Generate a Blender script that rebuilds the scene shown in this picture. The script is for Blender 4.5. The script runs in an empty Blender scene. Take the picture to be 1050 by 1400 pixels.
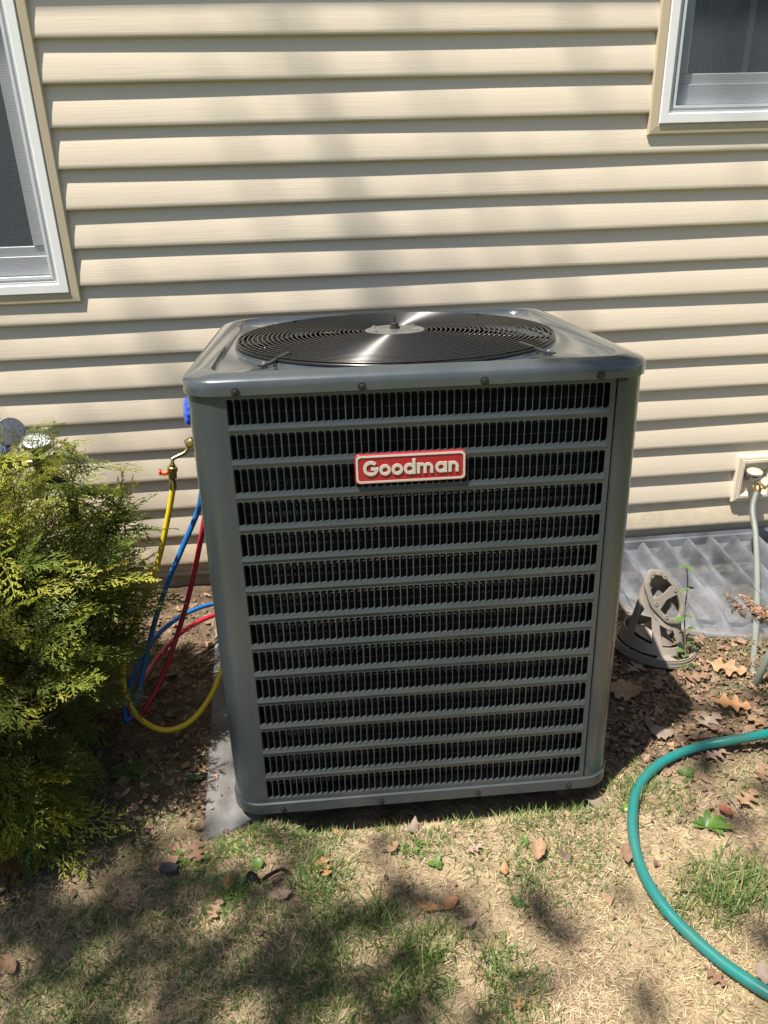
import bpy, math, random
import numpy as np
from mathutils import Vector, Matrix

random.seed(7)
RNG = np.random.default_rng(11)
scene = bpy.context.scene
COL = scene.collection

# ------------------------------------------------------------------ camera
CAM_R = Vector((0.99367032, -0.10919085, -0.02639425))
CAM_U = Vector((0.0692347, 0.4102453, 0.90934336))
CAM_F = Vector((0.08846385, 0.90541491, -0.41520837))
CAM_P = Vector((0.0, -2.34683147, 1.21713759))
cam_data = bpy.data.cameras.new('camera')
cam = bpy.data.objects.new('camera', cam_data)
COL.objects.link(cam)
cam.matrix_world = Matrix(((CAM_R.x, CAM_U.x, -CAM_F.x, CAM_P.x),
                           (CAM_R.y, CAM_U.y, -CAM_F.y, CAM_P.y),
                           (CAM_R.z, CAM_U.z, -CAM_F.z, CAM_P.z),
                           (0, 0, 0, 1)))
cam_data.sensor_fit = 'VERTICAL'
cam_data.sensor_height = 36.0
cam_data.sensor_width = 27.0
cam_data.lens = 27.0
cam_data.clip_start = 0.02
cam_data.clip_end = 2000.0
scene.camera = cam

# ------------------------------------------------------------------ light
SUN_DIR = Vector((1.7, 1.0, -5.0)).normalized()        # the way the light travels
world = bpy.data.worlds.new('World')
scene.world = world
world.use_nodes = True
wn = world.node_tree
wn.nodes.clear()
w_out = wn.nodes.new('ShaderNodeOutputWorld')
w_bg = wn.nodes.new('ShaderNodeBackground')
w_sky = wn.nodes.new('ShaderNodeTexSky')
w_sky.sky_type = 'NISHITA'
w_sky.sun_disc = False
w_sky.sun_elevation = math.asin(-SUN_DIR.z)
w_sky.sun_rotation = math.atan2(-SUN_DIR.x, -SUN_DIR.y)
w_sky.dust_density = 1.5
w_bg.inputs['Strength'].default_value = 0.058
wn.links.new(w_sky.outputs[0], w_bg.inputs[0])
wn.links.new(w_bg.outputs[0], w_out.inputs[0])
sun_data = bpy.data.lights.new('sun', 'SUN')
sun_data.energy = 5.0
sun_data.angle = math.radians(0.55)
sun_data.color = (1.0, 0.94, 0.84)
sun = bpy.data.objects.new('sun', sun_data)
COL.objects.link(sun)
sun.rotation_euler = SUN_DIR.to_track_quat('-Z', 'Y').to_euler()
sun.location = (-4, -4, 12)
scene.view_settings.view_transform = 'Standard'
scene.view_settings.look = 'None'
scene.view_settings.exposure = 1.05
scene.view_settings.gamma = 1.0
scene.view_settings.use_curve_mapping = False
scene.cycles.max_bounces = 6
scene.cycles.transparent_max_bounces = 10

GZ = -0.10                                              # level of the ground


def at(px, py, z=None, y=None):
    """World point on the level z (or the upright plane y) seen at a place of the photograph."""
    d = CAM_F + CAM_R * ((px - 525) / 1050) - CAM_U * ((py - 700) / 1050)
    if y is not None:
        t = (y - CAM_P.y) / d.y
    else:
        t = ((GZ if z is None else z) - CAM_P.z) / d.z
    return CAM_P + d * t


# ------------------------------------------------------------------ materials
def nodes_of(m):
    return m.node_tree.nodes, m.node_tree.links


def mat(name, col, rough=0.6, metal=0.0, spec=0.5, coat=0.0, noise=None, bump=None, attr=None, trans=0.0, sheen=0.0):
    """noise=(scale, amount, second colour, stretch) ; bump=(scale, strength, distance, stretch)"""
    m = bpy.data.materials.new(name)
    m.use_nodes = True
    n, l = nodes_of(m)
    b = n['Principled BSDF']
    b.inputs['Base Color'].default_value = (*col, 1)
    b.inputs['Roughness'].default_value = rough
    b.inputs['Metallic'].default_value = metal
    b.inputs['Specular IOR Level'].default_value = spec
    b.inputs['Coat Weight'].default_value = coat
    b.inputs['Coat Roughness'].default_value = 0.09
    base = None
    tc = n.new('ShaderNodeTexCoord')
    if attr:
        a = n.new('ShaderNodeAttribute')
        a.attribute_name = attr
        base = a.outputs['Color']
    if noise:
        sc, amt, c2, st = noise
        mp = n.new('ShaderNodeMapping')
        mp.inputs['Scale'].default_value = st
        tx = n.new('ShaderNodeTexNoise')
        tx.inputs['Scale'].default_value = sc
        tx.inputs['Detail'].default_value = 6
        tx.inputs['Roughness'].default_value = 0.62
        rp = n.new('ShaderNodeMapRange')
        rp.inputs['From Min'].default_value = 0.38
        rp.inputs['From Max'].default_value = 0.68
        rp.inputs['To Max'].default_value = amt
        mx = n.new('ShaderNodeMix')
        mx.data_type = 'RGBA'
        l.new(tc.outputs['Object'], mp.inputs[0])
        l.new(mp.outputs[0], tx.inputs['Vector'])
        l.new(tx.outputs['Fac'], rp.inputs['Value'])
        l.new(rp.outputs[0], mx.inputs['Factor'])
        if base is not None:
            l.new(base, mx.inputs['A'])
        else:
            mx.inputs['A'].default_value = (*col, 1)
        mx.inputs['B'].default_value = (*c2, 1)
        base = mx.outputs['Result']
        rr = n.new('ShaderNodeMapRange')
        rr.inputs['To Min'].default_value = max(0.02, rough - 0.1)
        rr.inputs['To Max'].default_value = min(1.0, rough + 0.12)
        l.new(tx.outputs['Fac'], rr.inputs['Value'])
        l.new(rr.outputs[0], b.inputs['Roughness'])
    if base is not None:
        l.new(base, b.inputs['Base Color'])
    if bump:
        sc, stg, dist, st = bump
        mp = n.new('ShaderNodeMapping')
        mp.inputs['Scale'].default_value = st
        tx = n.new('ShaderNodeTexNoise')
        tx.inputs['Scale'].default_value = sc
        tx.inputs['Detail'].default_value = 4
        bp = n.new('ShaderNodeBump')
        bp.inputs['Strength'].default_value = stg
        bp.inputs['Distance'].default_value = dist
        l.new(tc.outputs['Object'], mp.inputs[0])
        l.new(mp.outputs[0], tx.inputs['Vector'])
        l.new(tx.outputs['Fac'], bp.inputs['Height'])
        l.new(bp.outputs[0], b.inputs['Normal'])
    if trans > 0:
        t = n.new('ShaderNodeBsdfTranslucent')
        mx = n.new('ShaderNodeMixShader')
        mx.inputs[0].default_value = trans
        o = n['Material Output']
        if base is not None:
            l.new(base, t.inputs[0])
        else:
            t.inputs[0].default_value = (*col, 1)
        l.new(b.outputs[0], mx.inputs[1])
        l.new(t.outputs[0], mx.inputs[2])
        l.new(mx.outputs[0], o.inputs[0])
    return m


def clear_mat(name, tint, amount, rough, ior_spec=0.5):
    """A thin see-through sheet: part clear, part glossy plastic or glass."""
    m = bpy.data.materials.new(name)
    m.use_nodes = True
    n, l = nodes_of(m)
    b = n['Principled BSDF']
    b.inputs['Base Color'].default_value = (*tint, 1)
    b.inputs['Roughness'].default_value = rough
    b.inputs['Specular IOR Level'].default_value = ior_spec
    tr = n.new('ShaderNodeBsdfTransparent')
    fr = n.new('ShaderNodeFresnel')
    fr.inputs[0].default_value = 1.45
    mr = n.new('ShaderNodeMapRange')
    mr.inputs['From Max'].default_value = 1.0
    mr.inputs['To Min'].default_value = amount
    mr.inputs['To Max'].default_value = 1.0
    mx = n.new('ShaderNodeMixShader')
    l.new(fr.outputs[0], mr.inputs['Value'])
    l.new(mr.outputs[0], mx.inputs[0])
    l.new(tr.outputs[0], mx.inputs[1])
    l.new(b.outputs[0], mx.inputs[2])
    l.new(mx.outputs[0], n['Material Output'].inputs[0])
    return m, n, l, mr


ONE = (1, 1, 1)
M = {}
M['vinyl'] = mat('vinyl_siding', (0.70, 0.61, 0.485), 0.42, spec=0.4,
                 noise=(3.0, 0.4, (0.63, 0.55, 0.43), (0.5, 3, 3)), bump=(26, 0.35, 0.0009, (0.25, 9, 9)))
M['vinyl_splash'] = mat('splashed_siding', (0.67, 0.575, 0.43), 0.5, spec=0.35, noise=(22, 0.55, (0.46, 0.385, 0.28), (1, 1, 1)), bump=(26, 0.35, 0.0009, (0.25, 9, 9)))
M['trim'] = mat('vinyl_trim', (0.55, 0.46, 0.32), 0.4, noise=(6, 0.3, (0.49, 0.42, 0.30), ONE))
M['skirt'] = mat('skirt_trim', (0.40, 0.36, 0.29), 0.5, noise=(14, 0.6, (0.25, 0.22, 0.18), (0.3, 1, 2)))
M['white'] = mat('white_vinyl', (0.86, 0.86, 0.85), 0.35, noise=(20, 0.25, (0.78, 0.78, 0.77), ONE))
M['sash'] = mat('sash_vinyl', (0.62, 0.64, 0.66), 0.4, noise=(20, 0.3, (0.5, 0.52, 0.54), ONE))
M['block'] = mat('foundation_block', (0.30, 0.27, 0.23), 0.9, noise=(18, 0.8, (0.18, 0.16, 0.14), ONE), bump=(60, 0.7, 0.004, ONE))
M['sheath'] = mat('dark_sheathing', (0.05, 0.045, 0.04), 0.9)
M['room'] = mat('dark_room', (0.11, 0.125, 0.14), 0.9, noise=(2, 0.6, (0.02, 0.022, 0.025), ONE))
M['curtain'] = mat('curtain_cloth', (0.45, 0.455, 0.46), 0.85, noise=(8, 0.5, (0.30, 0.31, 0.32), (6, 1, 1)))
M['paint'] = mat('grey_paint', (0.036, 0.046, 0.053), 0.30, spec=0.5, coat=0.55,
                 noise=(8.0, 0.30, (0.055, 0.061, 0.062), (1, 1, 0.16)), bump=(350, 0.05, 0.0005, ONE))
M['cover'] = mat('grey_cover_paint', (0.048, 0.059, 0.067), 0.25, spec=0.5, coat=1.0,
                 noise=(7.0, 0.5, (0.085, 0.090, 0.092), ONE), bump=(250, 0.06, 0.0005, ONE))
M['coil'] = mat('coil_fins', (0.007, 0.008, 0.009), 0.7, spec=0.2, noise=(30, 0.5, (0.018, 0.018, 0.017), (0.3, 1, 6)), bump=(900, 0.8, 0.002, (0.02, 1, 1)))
M['coil_tube'] = mat('coil_wire', (0.05, 0.053, 0.052), 0.5, metal=0.3)
M['black'] = mat('black_metal', (0.012, 0.012, 0.013), 0.38, noise=(40, 0.4, (0.03, 0.03, 0.03), ONE))
M['wire'] = mat('black_coated_wire', (0.014, 0.014, 0.014), 0.23, spec=0.5)
M['steel'] = mat('galvanised_steel', (0.48, 0.48, 0.465), 0.32, metal=0.9, noise=(30, 0.9, (0.20, 0.20, 0.19), ONE))
M['red'] = mat('badge_red', (0.34, 0.014, 0.022), 0.22, coat=0.4, noise=(35, 0.35, (0.24, 0.010, 0.02), ONE), bump=(40, 0.25, 0.001, ONE))
M['silver'] = mat('badge_silver', (0.60, 0.57, 0.50), 0.38, metal=0.25, noise=(60, 0.3, (0.45, 0.43, 0.38), ONE))
M['pad'] = mat('equipment_pad', (0.17, 0.168, 0.168), 0.85, noise=(11, 1.0, (0.07, 0.062, 0.055), (1, 0.6, 1)), bump=(45, 0.6, 0.004, ONE))
M['hose_green'] = mat('green_hose', (0.006, 0.150, 0.140), 0.30, noise=(14, 0.55, (0.055, 0.125, 0.105), ONE), bump=(90, 0.15, 0.001, ONE))
M['hose_grey'] = mat('grey_hose', (0.165, 0.185, 0.165), 0.5, noise=(12, 0.5, (0.11, 0.12, 0.10), ONE))
M['hose_yellow'] = mat('yellow_hose', (0.72, 0.52, 0.015), 0.35, noise=(16, 0.4, (0.5, 0.36, 0.02), ONE))
M['hose_blue'] = mat('blue_hose', (0.012, 0.13, 0.42), 0.35, noise=(16, 0.4, (0.01, 0.09, 0.3), ONE))
M['hose_red'] = mat('red_hose', (0.42, 0.014, 0.04), 0.35, noise=(16, 0.4, (0.3, 0.012, 0.03), ONE))
M['brass'] = mat('brass', (0.62, 0.46, 0.20), 0.28, metal=1.0, noise=(50, 0.5, (0.42, 0.33, 0.17), ONE))
M['old_brass'] = mat('old_brass', (0.22, 0.16, 0.08), 0.45, metal=0.8, noise=(60, 0.7, (0.08, 0.06, 0.04), ONE))
M['orange'] = mat('orange_handle', (0.80, 0.10, 0.01), 0.4)
M['blue_knob'] = mat('blue_knob', (0.02, 0.08, 0.62), 0.3)
M['gauge_face'] = mat('gauge_face', (0.36, 0.37, 0.38), 0.4, noise=(60, 0.3, (0.5, 0.55, 0.6), ONE))
M['glass_dome'], _n, _l, _m = clear_mat('gauge_glass', (0.7, 0.72, 0.75), 0.03, 0.03)
M['taupe'] = mat('taupe_plastic', (0.235, 0.205, 0.175), 0.55, noise=(14, 0.6, (0.17, 0.145, 0.12), ONE), bump=(60, 0.2, 0.001, ONE))
M['stem'] = mat('bush_stem', (0.20, 0.165, 0.125), 0.85, noise=(40, 0.7, (0.11, 0.085, 0.06), (1, 1, 0.3)))
M['bark'] = mat('tree_bark', (0.12, 0.095, 0.07), 0.95, noise=(9, 0.8, (0.06, 0.05, 0.04), (3, 3, 0.5)), bump=(12, 1.0, 0.03, (3, 3, 0.5)))
M['tree_leaf'] = mat('tree_leaf', (0.06, 0.11, 0.025), 0.5, attr='col', trans=0.35)
M['needle'] = mat('cypress_foliage', (0.08, 0.12, 0.02), 0.5, attr='col', trans=0.4)
M['grass'] = mat('grass_blade', (0.07, 0.13, 0.03), 0.5, attr='col', trans=0.25)
M['straw'] = mat('dead_grass', (0.4, 0.3, 0.17), 0.75, attr='col', trans=0.12)
M['weed'] = mat('weed_leaf', (0.10, 0.19, 0.035), 0.45, attr='col', noise=(60, 0.4, (0.06, 0.13, 0.03), ONE), trans=0.3)
M['leaf'] = mat('dead_leaf', (0.3, 0.17, 0.09), 0.7, attr='col', noise=(45, 0.55, (0.13, 0.075, 0.045), ONE), bump=(80, 0.5, 0.002, ONE), trans=0.12)
M['twig'] = mat('dry_twig', (0.17, 0.13, 0.10), 0.9, noise=(60, 0.6, (0.28, 0.23, 0.19), ONE))
M['stone'] = mat('field_stone', (0.10, 0.078, 0.058), 0.9, noise=(16, 0.8, (0.14, 0.115, 0.09), ONE), bump=(40, 0.7, 0.006, ONE))
M['strap'] = mat('black_strap', (0.012, 0.012, 0.012), 0.3)
M['slate_scrap'] = mat('dark_scrap', (0.035, 0.038, 0.048), 0.6, noise=(30, 0.6, (0.07, 0.07, 0.08), ONE))
M['galv_well'] = mat('well_liner', (0.22, 0.23, 0.25), 0.5, metal=0.5, noise=(12, 0.6, (0.10, 0.10, 0.11), ONE))
M['copper'] = mat('copper_line', (0.25, 0.13, 0.08), 0.5, metal=0.6)

# window glass and the insect screen
M['pane'], _n, _l, _m = clear_mat('window_glass', (0.02, 0.025, 0.03), 0.10, 0.02)
M['screen'], _n, _l, _m = clear_mat('insect_screen', (0.20, 0.225, 0.25), 0.42, 0.6, 0.2)
_tc = _n.new('ShaderNodeTexCoord')
_wv = _n.new('ShaderNodeTexWave')
_wv.bands_direction = 'Z'
_wv.inputs['Scale'].default_value = 55
_wv.inputs['Distortion'].default_value = 2.0
_mm = _n.new('ShaderNodeMapRange')
_m.inputs['To Max'].default_value = 0.30
_mm.inputs['To Min'].default_value = 0.17
_mm.inputs['To Max'].default_value = 0.27
_l.new(_tc.outputs['Object'], _wv.inputs['Vector'])
_l.new(_wv.outputs['Fac'], _mm.inputs['Value'])
_l.new(_mm.outputs[0], _m.inputs['To Min'])
# clear corrugated plastic, dusty and scuffed
M['clear'], _n, _l, _m = clear_mat('clear_plastic', (0.36, 0.385, 0.44), 0.3, 0.05, 1.0)
_tc = _n.new('ShaderNodeTexCoord')
_tx = _n.new('ShaderNodeTexNoise')
_tx.inputs['Scale'].default_value = 7
_tx.inputs['Detail'].default_value = 7
_mm = _n.new('ShaderNodeMapRange')
_mm.inputs['From Min'].default_value = 0.35
_mm.inputs['From Max'].default_value = 0.7
_mm.inputs['To Min'].default_value = 0.07
_mm.inputs['To Max'].default_value = 0.42
_l.new(_tc.outputs['Object'], _tx.inputs['Vector'])
_l.new(_tx.outputs['Fac'], _mm.inputs['Value'])
_l.new(_mm.outputs[0], _m.inputs['To Min'])

# soil: the share of bare earth and of dead thatch is stored on the ground itself
g = bpy.data.materials.new('soil')
g.use_nodes = True
n, l = nodes_of(g)
b = n['Principled BSDF']
b.inputs['Roughness'].default_value = 0.95
b.inputs['Specular IOR Level'].default_value = 0.15
tc = n.new('ShaderNodeTexCoord')
n1 = n.new('ShaderNodeTexNoise'); n1.inputs['Scale'].default_value = 28; n1.inputs['Detail'].default_value = 9; n1.inputs['Roughness'].default_value = 0.7
n2 = n.new('ShaderNodeTexNoise'); n2.inputs['Scale'].default_value = 5; n2.inputs['Detail'].default_value = 5
l.new(tc.outputs['Object'], n1.inputs['Vector']); l.new(tc.outputs['Object'], n2.inputs['Vector'])
cr = n.new('ShaderNodeValToRGB')
cr.color_ramp.elements[0].position = 0.32; cr.color_ramp.elements[0].color = (0.045, 0.031, 0.022, 1)
cr.color_ramp.elements[1].position = 0.70; cr.color_ramp.elements[1].color = (0.20, 0.145, 0.10, 1)
e = cr.color_ramp.elements.new(0.52); e.color = (0.105, 0.073, 0.05, 1)
cr2 = n.new('ShaderNodeValToRGB')
cr2.color_ramp.elements[0].position = 0.3; cr2.color_ramp.elements[0].color = (0.15, 0.108, 0.068, 1)
cr2.color_ramp.elements[1].position = 0.68; cr2.color_ramp.elements[1].color = (0.42, 0.32, 0.205, 1)
l.new(n1.outputs['Fac'], cr.inputs[0]); l.new(n1.outputs['Fac'], cr2.inputs[0])
at_ = n.new('ShaderNodeAttribute'); at_.attribute_name = 'col'
sep = n.new('ShaderNodeSeparateColor'); l.new(at_.outputs['Color'], sep.inputs[0])
mx = n.new('ShaderNodeMix'); mx.data_type = 'RGBA'
l.new(sep.outputs[0], mx.inputs['Factor']); l.new(cr.outputs[0], mx.inputs['A']); l.new(cr2.outputs[0], mx.inputs['B'])
mx2 = n.new('ShaderNodeMix'); mx2.data_type = 'RGBA'
mr = n.new('ShaderNodeMapRange'); mr.inputs['From Min'].default_value = 0.45; mr.inputs['From Max'].default_value = 0.7; mr.inputs['To Max'].default_value = 0.5
l.new(n2.outputs['Fac'], mr.inputs['Value']); l.new(mr.outputs[0], mx2.inputs['Factor'])
l.new(mx.outputs['Result'], mx2.inputs['A'])
mx3 = n.new('ShaderNodeMix'); mx3.data_type = 'RGBA'
mx2.inputs['B'].default_value = (0.07, 0.075, 0.035, 1)
mx3.inputs['B'].default_value = (0.05, 0.085, 0.022, 1)
l.new(sep.outputs[1], mx3.inputs['Factor']); l.new(mx2.outputs['Result'], mx3.inputs['A'])
l.new(mx3.outputs['Result'], b.inputs['Base Color'])
bp = n.new('ShaderNodeBump'); bp.inputs['Strength'].default_value = 0.9; bp.inputs['Distance'].default_value = 0.012
n3 = n.new('ShaderNodeTexNoise'); n3.inputs['Scale'].default_value = 70; n3.inputs['Detail'].default_value = 6
l.new(tc.outputs['Object'], n3.inputs['Vector']); l.new(n3.outputs['Fac'], bp.inputs['Height']); l.new(bp.outputs[0], b.inputs['Normal'])
M['soil'] = g


# ------------------------------------------------------------------ mesh helpers
def link(name, me, material=None, parent=None, smooth=False):
    if material is not None:
        me.materials.append(M[material] if isinstance(material, str) else material)
    if smooth:
        me.polygons.foreach_set('use_smooth', [True] * len(me.polygons))
    o = bpy.data.objects.new(name, me)
    COL.objects.link(o)
    if parent is not None:
        o.parent = parent
    return o


def tag(o, label=None, cat=None, group=None, kind=None):
    if label: o['label'] = label
    if cat: o['category'] = cat
    if group: o['group'] = group
    if kind: o['kind'] = kind
    return o


def empty(name, loc=(0, 0, 0), rot=None):
    o = bpy.data.objects.new(name, None)
    COL.objects.link(o)
    o.location = loc
    if rot is not None:
        o.rotation_euler = rot
    o.empty_display_size = 0.1
    return o


class MB:
    def __init__(self):
        self.v, self.f, self.c = [], [], []

    def add(self, vs, fs, col=None):
        k = len(self.v)
        self.v += [tuple(p) for p in vs]
        self.f += [tuple(i + k for i in f) for f in fs]
        if col is not None:
            self.c += [tuple(col)] * len(vs)
        return self

    def box(self, x0, x1, y0, y1, z0, z1, bev=0.0):
        if bev <= 0:
            vs = [(x, y, z) for z in (z0, z1) for y in (y0, y1) for x in (x0, x1)]
            return self.add(vs, [(0, 2, 3, 1), (4, 5, 7, 6), (0, 1, 5, 4), (2, 6, 7, 3), (0, 4, 6, 2), (1, 3, 7, 5)])
        b = bev
        vs, fs = [], []
        cs = [(x0, y0), (x1, y0), (x1, y1), (x0, y1)]
        sx = [(1, 1), (-1, 1), (-1, -1), (1, -1)]
        rings = []
        for (zz, ins) in ((z0, b), (z0 + b, 0), (z1 - b, 0), (z1, b)):
            ring = []
            for (cx, cy), (dx, dy) in zip(cs, sx):
                if (dx, dy) in ((1, 1), (-1, -1)):
                    a = (cx + dx * ins, cy + dy * (ins + b)); c = (cx + dx * (ins + b), cy + dy * ins)
                else:
                    a = (cx + dx * (ins + b), cy + dy * ins); c = (cx + dx * ins, cy + dy * (ins + b))
                ring += [(*a, zz), (*c, zz)]
            rings.append(ring)
        return self.loft(rings, True, True)

    def loft(self, rings, cap0=False, cap1=False, closed=True, col=None):
        nn = len(rings[0])
        vs = [p for r in rings for p in r]
        fs = []
        for i in range(len(rings) - 1):
            for j in range(nn if closed else nn - 1):
                a = i * nn + j; c = i * nn + (j + 1) % nn
                fs.append((a, c, c + nn, a + nn))
        if cap0: fs.append(tuple(reversed(range(nn))))
        if cap1: fs.append(tuple((len(rings) - 1) * nn + j for j in range(nn)))
        return self.add(vs, fs, col)

    def tube(self, pts, rad, sides=8, cap=True, col=None):
        pts = [Vector(p) for p in pts]
        rings = []
        up = Vector((0.13, 0.21, 0.97)).normalized()
        prev = None
        for i, p in enumerate(pts):
            t = (pts[min(i + 1, len(pts) - 1)] - pts[max(i - 1, 0)])
            t = t.normalized() if t.length > 1e-9 else Vector((0, 0, 1))
            if prev is None:
                s = t.cross(up)
                if s.length < 1e-3: s = t.cross(Vector((1, 0, 0)))
            else:
                s = prev - t * prev.dot(t)
            s.normalize(); prev = s
            q = t.cross(s)
            r = rad[i] if hasattr(rad, '__len__') else rad
            rings.append([p + (s * math.cos(a) + q * math.sin(a)) * r for a in [2 * math.pi * k / sides for k in range(sides)]])
        return self.loft(rings, cap, cap, col=col)

    def lathe(self, prof, origin=(0, 0, 0), axis=(0, 0, 1), sides=20, cap=True):
        """prof: list of (radius, height) along the axis."""
        ax = Vector(axis).normalized()
        s = ax.cross(Vector((0, 0, 1)))
        if s.length < 1e-3: s = Vector((1, 0, 0))
        s.normalize(); q = ax.cross(s); o = Vector(origin)
        rings = [[o + ax * h + (s * math.cos(2 * math.pi * k / sides) + q * math.sin(2 * math.pi * k / sides)) * r for k in range(sides)] for r, h in prof]
        return self.loft(rings, cap, cap)

    def build(self, name, material=None, parent=None, smooth=False, auto=None):
        me = bpy.data.meshes.new(name)
        me.from_pydata(self.v, [], self.f)
        if self.c and len(self.c) == len(self.v):
            a = me.color_attributes.new('col', 'FLOAT_COLOR', 'POINT')
            a.data.foreach_set('color', np.array([(c[0], c[1], c[2], 1.0) for c in self.c], dtype=np.float32).ravel())
        me.update()
        o = link(name, me, material, parent, smooth)
        if auto is not None:
            try:
                me.set_sharp_from_angle(angle=math.radians(auto))
            except Exception:
                pass
        return o


def np_mesh(name, V, F, C=None):
    me = bpy.data.meshes.new(name)
    V = np.asarray(V, dtype=np.float32); F = np.asarray(F, dtype=np.int32)
    k = F.shape[1]
    me.vertices.add(len(V)); me.vertices.foreach_set('co', V.ravel())
    me.loops.add(F.size); me.loops.foreach_set('vertex_index', F.ravel())
    me.polygons.add(len(F))
    me.polygons.foreach_set('loop_start', np.arange(0, F.size, k, dtype=np.int32))
    me.polygons.foreach_set('loop_total', np.full(len(F), k, dtype=np.int32))
    if C is not None:
        a = me.color_attributes.new('col', 'FLOAT_COLOR', 'POINT')
        C4 = np.ones((len(V), 4), dtype=np.float32); C4[:, :3] = C
        a.data.foreach_set('color', C4.ravel())
    me.update(calc_edges=True)
    me.validate()
    return me


def catmull(pts, per=10):
    P = [Vector(p) for p in pts]
    P = [P[0] * 2 - P[1]] + P + [P[-1] * 2 - P[-2]]
    out = []
    for i in range(1, len(P) - 2):
        p0, p1, p2, p3 = P[i - 1:i + 3]
        for k in range(per):
            t = k / per
            out.append(0.5 * ((2 * p1) + (p2 - p0) * t + (2 * p0 - 5 * p1 + 4 * p2 - p3) * t * t + (3 * p1 - p0 - 3 * p2 + p3) * t ** 3))
    out.append(P[-2])
    return out


def rrect(hx, hy, r, cx=0.0, cy=0.0, arc=8, edge=12):
    """Rounded rectangle as a ring of points (same count for every size)."""
    pts = []
    for (sx, sy, a0) in ((1, 1, 0), (-1, 1, 90), (-1, -1, 180), (1, -1, 270)):
        for k in range(arc + 1):
            a = math.radians(a0 + 90 * k / arc)
            pts.append((cx + sx * (hx - r) + r * math.cos(a), cy + sy * (hy - r) + r * math.sin(a)))
        nx = {(1, 1): (-1, 1), (-1, 1): (-1, -1), (-1, -1): (1, -1), (1, -1): (1, 1)}[(sx, sy)]
        a = math.radians(a0 + 90)
        p0 = pts[-1]
        p1 = (cx + nx[0] * (hx - r) + r * math.cos(a), cy + nx[1] * (hy - r) + r * math.sin(a))
        for k in range(1, edge):
            t = k / edge
            pts.append((p0[0] + (p1[0] - p0[0]) * t, p0[1] + (p1[1] - p0[1]) * t))
    return pts


# ------------------------------------------------------------------ ground
def vnoise(x, y, f, seed):
    """Smooth value noise for numpy arrays."""
    r = np.random.default_rng(seed).random((64, 64))
    x = np.asarray(x) * f + 1000.3; y = np.asarray(y) * f + 1000.7
    xi = np.floor(x).astype(int); yi = np.floor(y).astype(int)
    fx = x - xi; fy = y - yi
    fx = fx * fx * (3 - 2 * fx); fy = fy * fy * (3 - 2 * fy)
    g = lambda i, j: r[i % 64, j % 64]
    return (g(xi, yi) * (1 - fx) + g(xi + 1, yi) * fx) * (1 - fy) + (g(xi, yi + 1) * (1 - fx) + g(xi + 1, yi + 1) * fx) * fy


WELL = (1.62, 0.70, 0.555)          # window well: centre x, half width, depth


def in_well(x, y, grow=0.0):
    return (np.abs(x - WELL[0]) / (WELL[1] + grow)) ** 3 + (np.abs(np.minimum(y, 0)) / (WELL[2] + grow)) ** 3 < 1


def height(x, y):
    x = np.asarray(x, dtype=float); y = np.asarray(y, dtype=float)
    h = GZ + 0.022 * (vnoise(x, y, 3.1, 1) - 0.5) + 0.012 * (vnoise(x, y, 9.0, 2) - 0.5) + 0.007 * (vnoise(x, y, 23.0, 3) - 0.5)
    # earth heaped against the front of the pad and grass mound there
    h = h + 0.018 * np.exp(-((x - 0.2) / 0.42) ** 2 - ((y + 1.18) / 0.06) ** 2)
    h = h + 0.022 * np.exp(-((x + 0.14) / 0.075) ** 2 - ((y + 1.115) / 0.035) ** 2)
    # beneath the unit the soil is level
    under = np.exp(-(np.maximum(np.abs(x - 0.25) - 0.30, 0) / 0.05) ** 2 - (np.maximum(np.abs(y + 0.70) - 0.395, 0) / 0.022) ** 2)
    h = h * (1 - under) + (-0.142) * under
    h = np.where(in_well(x, y, -0.03), h - 0.42, h)
    return h


PATCH = [  # green patches: x, y, radius, density, blade length
    (440, 1215, .055, 1.0, .058), (420, 1140, .09, 1.0, .026), (345, 1160, .06, .8, .022), (330, 1225, .05, .5, .02),
    (350, 1310, .12, .65, .030), (250, 1255, .10, .6, .028), (250, 1350, .16, .6, .028), (90, 1365, .18, .6, .034),
    (150, 1290, .10, .5, .034), (520, 1265, .05, .9, .05), (455, 1285, .09, .8, .045), (575, 1315, .055, 1.0, .06), (560, 1355, .06, .9, .055),
    (600, 1290, .05, .6, .05), (740, 1200, .085, .9, .024), (790, 1165, .09, .8, .022), (720, 1115, .07, .8, .034), (800, 1100, .08, .7, .036),
    (860, 1085, .05, .8, .045), (910, 1090, .07, .6, .034), (930, 1245, .035, .8, .05), (985, 1225, .06, 1.0, .06), (1030, 1205, .06, .9, .05),
    (650, 1170, .05, .6, .022), (690, 1335, .05, .7, .05), (590, 1150, .06, .7, .022), (180, 1160, .10, .35, .025), (700, 1385, .06, .5, .05),
    (420, 1380, .14, .6, .04), (500, 1200, .05, .3, .02), (540, 1120, .05, .5, .03), (640, 1105, .06, .6, .036), (880, 1050, .05, .5, .03),
    (1000, 1085, .08, .3, .02), (200, 1050, .09, .3, .02), (130, 1120, .08, .25, .02), (250, 960, .1, .2, .018), (560, 1235, .04, .4, .03)]
PATCH = [(at(px, py).x, at(px, py).y, r, d, ln) for px, py, r, d, ln in PATCH]


def greenness(x, y):
    s = np.zeros_like(np.asarray(x, dtype=float))
    for cx, cy, r, d, ln in PATCH:
        s = np.maximum(s, d * np.exp(-(((x - cx) ** 2 + (y - cy) ** 2) / (r * r)) ** 1.3))
    far = np.clip((np.maximum(np.abs(x - 0.1) - 0.85, -1.55 - y)) / 0.25, 0, 1)
    return np.maximum(s * (0.55 + 0.7 * vnoise(x, y, 26, 21)), far * 0.5 * (0.4 + vnoise(x, y, 4, 22)))


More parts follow.
